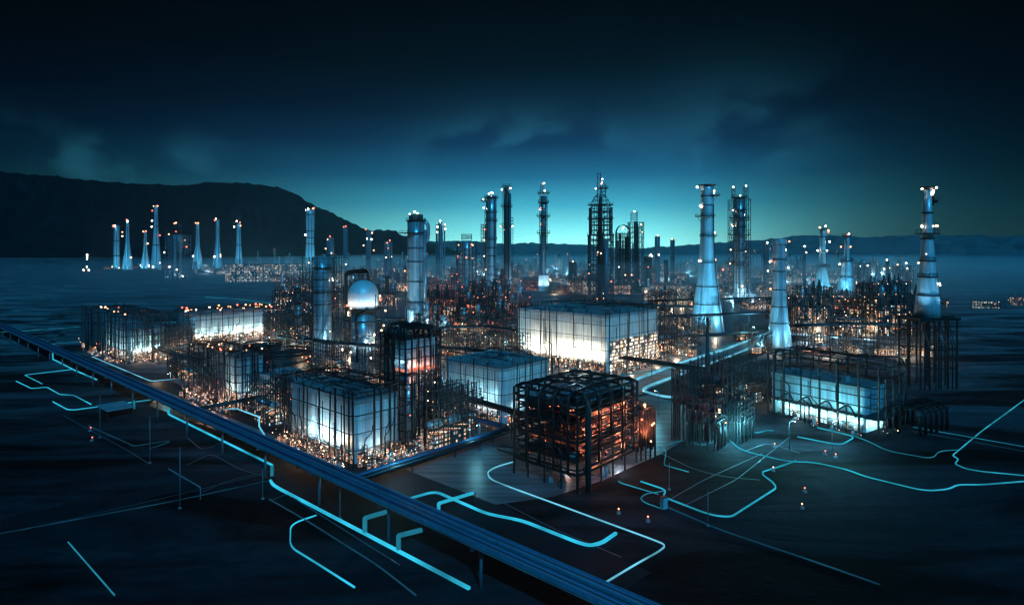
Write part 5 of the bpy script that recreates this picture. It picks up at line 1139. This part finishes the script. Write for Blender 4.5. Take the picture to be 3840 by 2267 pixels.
#          frame rack cols lattice vessel furnace
row(1016, 980, 3380, 62, (3, 1, 3, 3, 1, 1), (Cc, Cc, W_), (.8, 1.5), ((.3, .8, 1), 60000), lp=.5, jy=5)
row(1036, 1050, 3420, 60, (3, 2, 3, 3, 1, 1), (Cc, W_, W_), (.7, 1.3), ((.35, .8, 1), 40000), lp=.5, jy=5)
row(1062, 1080, 3420, 62, (4, 3, 3, 2, 2, 1), (W_, W_, Cc), (.7, 1.1), LCo, jy=7)
row(1090, 1080, 1560, 64, (4, 2, 3, 1, 2, 1), (W_, W_, Cc), (.6, .95), LWm, jy=8)
row(1092, 1620, 1980, 60, (4, 2, 3, 1, 2, 1), (Rd, W_, Rd), (.6, .95), LRd, jy=8)
row(1096, 2080, 2620, 66, (4, 3, 2, 1, 2, 1), (W_, Rd, Cc), (.5, .8), LWm, jy=8)
row(1100, 2720, 3420, 66, (4, 3, 2, 1, 2, 1), (W_, W_, Cc), (.5, .8), LWm, jy=8)
row(1140, 1060, 1500, 74, (4, 2, 2, 1, 2, 1), (W_, W_), (.55, .85), LWm, jy=9)
row(1145, 1650, 1950, 70, (4, 2, 2, 1, 1, 1), (Rd, Rd, W_), (.7, 1.0), LRd, jy=9)
row(1150, 2480, 3440, 84, (3, 5, 1, 0, 2, 0), (W_, W_), (.5, .75), LWm, jy=9, skip=.1)
row(1195, 1640, 1900, 84, (4, 2, 1, 0, 2, 0), (Rd, W_), (.6, .85), LRd, jy=9)
row(1205, 1070, 1290, 76, (4, 2, 2, 1, 1, 0), (W_, W_), (.6, 1.0), LWm, jy=9)
row(1228, 2990, 3420, 80, (6, 2, 1, 0, 1, 0), (W_, W_, Rd), (.9, 1.15), LWm, jy=8)
row(1252, 3000, 3420, 110, (5, 3, 0, 0, 1, 0), (W_, Rd, W_), (.8, 1.0), LWm, jy=6)
row(1215, 2460, 2600, 76, (3, 3, 0, 0, 1, 0), (W_,), (.4, .6), LWm, jy=6)
row(1265, 1640, 1930, 100, (3, 3, 1, 0, 2, 0), (W_, Rd), (.5, .7), LWm, jy=10)
row(1290, 1100, 1180, 80, (4, 1, 1, 1, 1, 0), (W_,), (.6, .9), LWm, jy=8)
row(1300, 1700, 1900, 120, (1, 4, 0, 0, 2, 0), (W_,), (.5, .6), LWm, jy=8)
row(1022, 690, 1000, 48, (2, 2, 2, 2, 1, 0), (Cc, W_), (.5, 1.0), ((.6, .85, 1), 50000), jy=5, skip=.15)
row(1212, 3540, 3900, 130, (2, 5, 0, 0, 2, 0), (Cc,), (.45, .6), None, jy=8, skip=.2)
row(1150, 3560, 3900, 130, (1, 5, 0, 0, 1, 0), (Cc, W_), (.4, .5), None, jy=8)
row(1006, 400, 1000, 44, (2, 3, 1, 1, 2, 0), (Cc, W_), (.35, .8), ((.5, .85, 1), 40000), jy=3, skip=.1)
row(1032, 1060, 3400, 75, (4, 2, 3, 3, 1, 1), (Cc, W_, Cc), (.8, 1.4), ((.35, .85, 1), 50000), jy=5)
row(1120, 1070, 1540, 70, (4, 2, 2, 1, 2, 1), (W_, W_, Cc), (.6, .9), LWm, jy=7)
row(1122, 2480, 3420, 80, (5, 2, 1, 1, 2, 1), (W_, W_, Cc), (.5, .8), LCo, jy=7)
row(1185, 2960, 3400, 80, (5, 2, 1, 0, 1, 0), (W_, Rd), (.8, 1.1), LWm, jy=7)
row(1170, 1070, 1300, 70, (5, 2, 1, 1, 1, 0), (W_, W_), (.6, .9), LWm, jy=7)
row(1175, 1640, 1930, 66, (5, 2, 1, 0, 1, 0), (Rd, W_, Rd), (.6, .9), LRd, jy=7)
for px, py, rz, pal, sc in ((1050, 1300, AX, W_, 1.1), (1110, 1330, AX, W_, 1.2), (1270, 1320, AX, W_, 1), (1440, 1330, AX, W_, 1), (1480, 1380, AX, W_, .9), (1240, 1390, AX, W_, .7), (1610, 1300, AX, W_, .8), (1660, 1330, AX, Rd, .8), (1740, 1340, AX, W_, .7), (1840, 1345, AX, W_, .7), (1925, 1360, AX, W_, .8), (2500, 1310, AX-PI/2, W_, 1), (2560, 1330, AX-PI/2, W_, .8), (2580, 1285, AX-PI/2, W_, .9),
        (2620, 1260, AX, W_, .7), (2790, 1275, AX, W_, .6), (2850, 1320, AX, W_, .6), (2805, 1510, rz6, Cc, .8), (2740, 1480, AX, Cc, .8), (1010, 1580, AX+PI/2, W_, .8), (960, 1500, AX, W_, .7), (1680, 1660, AX-PI/2, W_, .9), (1700, 1600, AX, W_, .7), (640, 1345, AX, W_, .8), (660, 1300, AX, W_, .7), (1030, 1270, AX, W_, .9), (3440, 1330, rz6, W_, .7), (3060, 1330, 0, Rd, .6), (3200, 1325, 0, W_, .6), (3330, 1330, 0, W_, .6),
        (700, 1420, AX, W_, .6), (1590, 1420, AX, W_, .8), (1420, 1440, AX, W_, .8), (1980, 1300, AX+PI/2, W_, 1), (1900, 1290, AX, Rd, .8)):
    unit('scaffold_bay', pal, px, py, rz-PI/2+R.choice((0, PI/2)), (R.uniform(.7, 1), R.uniform(.8, 1.1), sc), ((1, .7, .45), 1500) if py > 1400 else ((1, .72, .48), 3500))
for key, o in PROTO.items():
    if key not in USED:
        for c in children(o): bpy.data.objects.remove(c)
        bpy.data.objects.remove(o)
# long lit hall on the far left
q0, q1 = G(845, 1058), G(1150, 1052)
t = thing('process_hall', 'long low hall with many lit bays below the far left chimneys', 'hall', (q0.x, q0.y, 0), math.atan2(q1.y-q0.y, q1.x-q0.x)); Lh = (q1-q0).length
b = MB(); b.box(0, Lh, 0, 24, 0, 33); b.build('lit_wall', lit_cells('lit_bays_hall', (WHITE, (1, .85, .6), COOL, (1, .93, .82)), 1.7, 90, .8, 3.0, 3.4), t)
b = MB(); b.box(-1, Lh+1, -1, 25, 33, 34); b.build('roof', M_steel, t)
b = MB(); lattice(b, -2, Lh+2, -4, -1, 0, 34, 22, 1, 6, .9, .05); b.build('frame', M_steel, t)
# pump skids at the feet of the near buildings
def skid(pal):
    t = bpy.data.objects.new('pump_skid', None); COL.objects.link(t)
    b = MB(); b.box(-1.6, 1.6, -.8, .8, 0, .25); b.build('base_frame', M_steel, t)
    b = MB(); b.sweep([(-1.2, 0, .8), (.2, 0, .8)], .45, 12); b.build('motor', M_blue, t)
    b = MB(); b.lathe([(.5, .25), (.6, .8), (.5, 1.5)], (.8, 0), 12); b.build('pump_casing', M_conc, t)
    b = MB(); b.sweep(fillet([(.8, 0, 1.3), (.8, 0, 2.6), (.8, 1.2, 2.9), (2.2, 1.2, 2.9)], .4), .16, 8); b.build('pipe', M_steel, t)
    b = MB(); b.sweep(fillet([(-1.4, .6, .25), (-1.4, .6, 3.4), (-.2, .6, 3.4)], .3), .1, 6); la = b.build('lamp_arm', M_steel, t)
    lamp(la, (-.2, .6, 3.2), .15, pal); lamp(t, (1.4, -.7, .9), .1, pal); lamp(t, (-1.3, -.7, .6), .09, L_mix)
    return t
SK = [skid(L_warm), skid(L_org)]; index_kids(); first = [True, True]
def place_skid(c, x, y, rz, light=0, lc=(1, .7, .42)):
    k = 0 if R.random() < .55 else 1; o = SK[k] if first[k] else copy_tree(SK[k]); first[k] = False
    p = Matrix.Rotation(rz, 4, 'Z') @ Vector((x, y, 0)); o.location = (c[0]+p.x, c[1]+p.y, 0); o.rotation_euler = (0, 0, rz+R.choice((0, PI/2))+R.uniform(-.1, .1)); o['category'] = 'pump skid'; o['group'] = 'pump skids at the building feet'; o['_auto'] = ('warm-lamped' if k == 0 else 'orange-lamped')+' pump skid'
    ALL.append(o)
    if light: plight(o, (0, -1, 3.6), lc, light, .3)
for i in range(13): place_skid(c2, -5-R.uniform(0, 1.8), 1+2.9*i, AX, 600 if i % 2 else 0, (1, .6, .36))
for i in range(5): place_skid(c2, 1+2.9*i, -5-R.uniform(0, 1.5), AX, 600 if i % 2 else 0)
for i in range(5): place_skid(c4, 2+5*i, -4.4, AX, 400 if i % 2 else 0)
for i in range(6): place_skid(c8, 0+3.4*i, -4.5-R.uniform(0, 2), AX, 1500 if i % 2 else 0, (1, .68, .45))
for i in range(10): place_skid(c10, -4.4-R.uniform(0, 1.4), 1+4*i, AX, 1100 if i % 2 else 0, (1, .52, .36))
for i in range(9): place_skid(c9, 3+5.6*i, -7, AX, 1600 if i % 2 else 0)
for i in range(9): place_skid(c5, -6.5, 3+6*i, AX, 1500 if i % 2 else 0)
for i in range(7): place_skid(c5, 4+6.5*i, -6.5, AX, 1500 if i % 2 else 0)
for i in range(4): place_skid(c6, -3.5, 5+7*i, rz6, 600 if i % 2 else 0, (.7, 1, .95))

for px, py, pw, h in ((1462, 1812, 2600, 8), (1800, 1690, 1500, 8), (2470, 1560, 3000, 9), (2760, 1600, 7000, 9), (2960, 1690, 4500, 9), (3120, 1690, 6000, 9), (2560, 1400, 4000, 10), (2830, 1290, 6000, 11), (640, 1470, 900, 8), (1900, 1350, 3000, 10), (1000, 1330, 2500, 10), (2300, 1455, 2500, 9), (1640, 1390, 3000, 10)):  # posts added to throw teal light over the apron and yard
    q = G(px, py); t = thing('added_lamp_post', '', 'lamp post', q, R.uniform(0, 6), 'added yard lamp posts'); t['_auto'] = 'added yard lamp post'
    b = MB(); b.sweep(fillet([(0, 0, 0), (0, 0, h), (1.4, 0, h+.3)], .8), .11, 8); b.build('post', M_blue, t)
    b = MB(); b.box(1.1, 1.9, -.25, .25, h+.16, h+.36); ln = b.build('lantern', M_steel, t); lamp(ln, (1.5, 0, h+.08), .16, L_white); plight(t, (1.5, 0, h-.3), (.25, .85, 1), pw, .3)
# ------------------------------------------------------------------ labels of repeated things: what they are and the landmark they stand by
auto = [o for o in ALL if '_auto' in o]
bpy.context.view_layer.update()
def relation(o):
    x, y = o.location.x, o.location.y; px, py = to_px(x, y)
    best = min(LANDMARKS, key=lambda l: abs(l[1]-px)+2.2*abs(l[2]-py))
    dx = px-best[1]; lat = 'left of' if dx < -34 else ('right of' if dx > 34 else '')
    if not lat: lat = 'behind' if py < best[2] else 'in front of'
    return lat+' '+best[0], px, py
buckets = {}
for o in auto:
    rel, px, py = relation(o); buckets.setdefault(o['_auto']+' '+rel, []).append((px, py, o))
ORD = ['first', 'second', 'third', 'fourth', 'fifth', 'sixth', 'seventh', 'eighth', 'ninth', 'tenth', 'eleventh', 'twelfth', 'thirteenth', 'fourteenth', 'fifteenth', 'sixteenth', 'seventeenth', 'eighteenth', 'nineteenth', 'twentieth']
for lab, mem in buckets.items():
    if len(mem) == 1: mem[0][2]['label'] = lab; continue
    mem.sort(key=lambda m: m[0])
    for i, (_, _, o) in enumerate(mem): o['label'] = lab+', '+(ORD[i] if i < 20 else 'last')+' from left'
SETTING = {'ground': ('dark ground with foreground shade in its colour, and field to the hills', 'ground'), 'mountain': ('near-black long mountain ridge behind the far left chimneys', 'mountain'), 'far_hills': ('low blue hills along the horizon behind the towers', 'hills'), 'yard': ('streaky grey concrete yard under the plant', 'yard'), 'apron': ('pale concrete apron around the red-lit pipe module', 'apron')}
roads = iter(['asphalt road along the near side of the guideway', 'dark asphalt road crossing the lower left corner', 'asphalt road past the right end of the big cream building', 'dark asphalt road in front of the pipe module'])
for o in bpy.data.objects:
    if o.get('kind') == 'structure' and o.parent is None and 'label' not in o:
        n = o.name.split('.')[0]
        if n in SETTING: o['label'], o['category'] = SETTING[n]
        elif n == 'road': o['label'], o['category'] = next(roads), 'road'
        elif n == 'kerb': o['label'], o['category'], o['group'] = 'thin blue-grey kerb line on the dark ground', 'kerb', 'thin kerb lines on the dark ground'
for o in ALL:
    for k in ('_auto', '_h'):
        if k in o: del o[k]

# ------------------------------------------------------------------ the air
mb = MB(); mb.box(-6750, 6750, -6750, 6750, -8, 545)
hz = struct('haze', mb, None, 'stuff') if False else None
m = bpy.data.materials.new('night_haze'); m.use_nodes = True; nt = m.node_tree; nt.nodes.remove(nt.nodes['Principled BSDF'])
v = nt.nodes.new('ShaderNodeVolumePrincipled'); v.inputs['Color'].default_value = (.45, .85, .98, 1); v.inputs['Density'].default_value = .00006; v.inputs['Anisotropy'].default_value = .85
nt.links.new(v.outputs[0], nt.nodes['Material Output'].inputs['Volume'])
hz = mb.build('haze', m); hz['kind'] = 'stuff'; hz['label'] = 'thin blue night haze over the whole place'; hz['category'] = 'haze'

# low mist lying over the far plant, lit by the moon and the plant's lamps
mb = MB(); mb.box(-620, 1700, 540, 3000, -3, 46); m2 = bpy.data.materials.new('plant_mist'); m2.use_nodes = True; nt = m2.node_tree; nt.nodes.remove(nt.nodes['Principled BSDF'])
v = nt.nodes.new('ShaderNodeVolumePrincipled'); v.inputs['Color'].default_value = (.5, .88, 1, 1); v.inputs['Density'].default_value = .00075; v.inputs['Anisotropy'].default_value = .2
nt.links.new(v.outputs[0], nt.nodes['Material Output'].inputs['Volume'])
o = mb.build('mist', m2); o['kind'] = 'stuff'; o['label'] = 'low blue mist lying over the far plant'; o['category'] = 'mist'
# ------------------------------------------------------------------ render settings
scene.view_settings.view_transform = 'Standard'; scene.view_settings.look = 'None'; scene.view_settings.exposure = 0.2; scene.view_settings.gamma = 1
scene.render.engine = 'CYCLES'
cy = scene.cycles
cy.max_bounces = 5; cy.diffuse_bounces = 2; cy.glossy_bounces = 2; cy.volume_bounces = 1; cy.transmission_bounces = 2
cy.sample_clamp_indirect = 2.0; cy.sample_clamp_direct = 0
cy.use_denoising = True; cy.denoiser = 'OPENIMAGEDENOISE'
try: cy.denoising_input_passes = 'RGB_ALBEDO_NORMAL'; cy.denoising_prefilter = 'ACCURATE'
except Exception: pass
cy.use_light_tree = True
cy.pixel_filter_type = 'BLACKMAN_HARRIS'; cy.filter_width = 1.35
print('things', len(ALL), 'objects', len(bpy.data.objects))
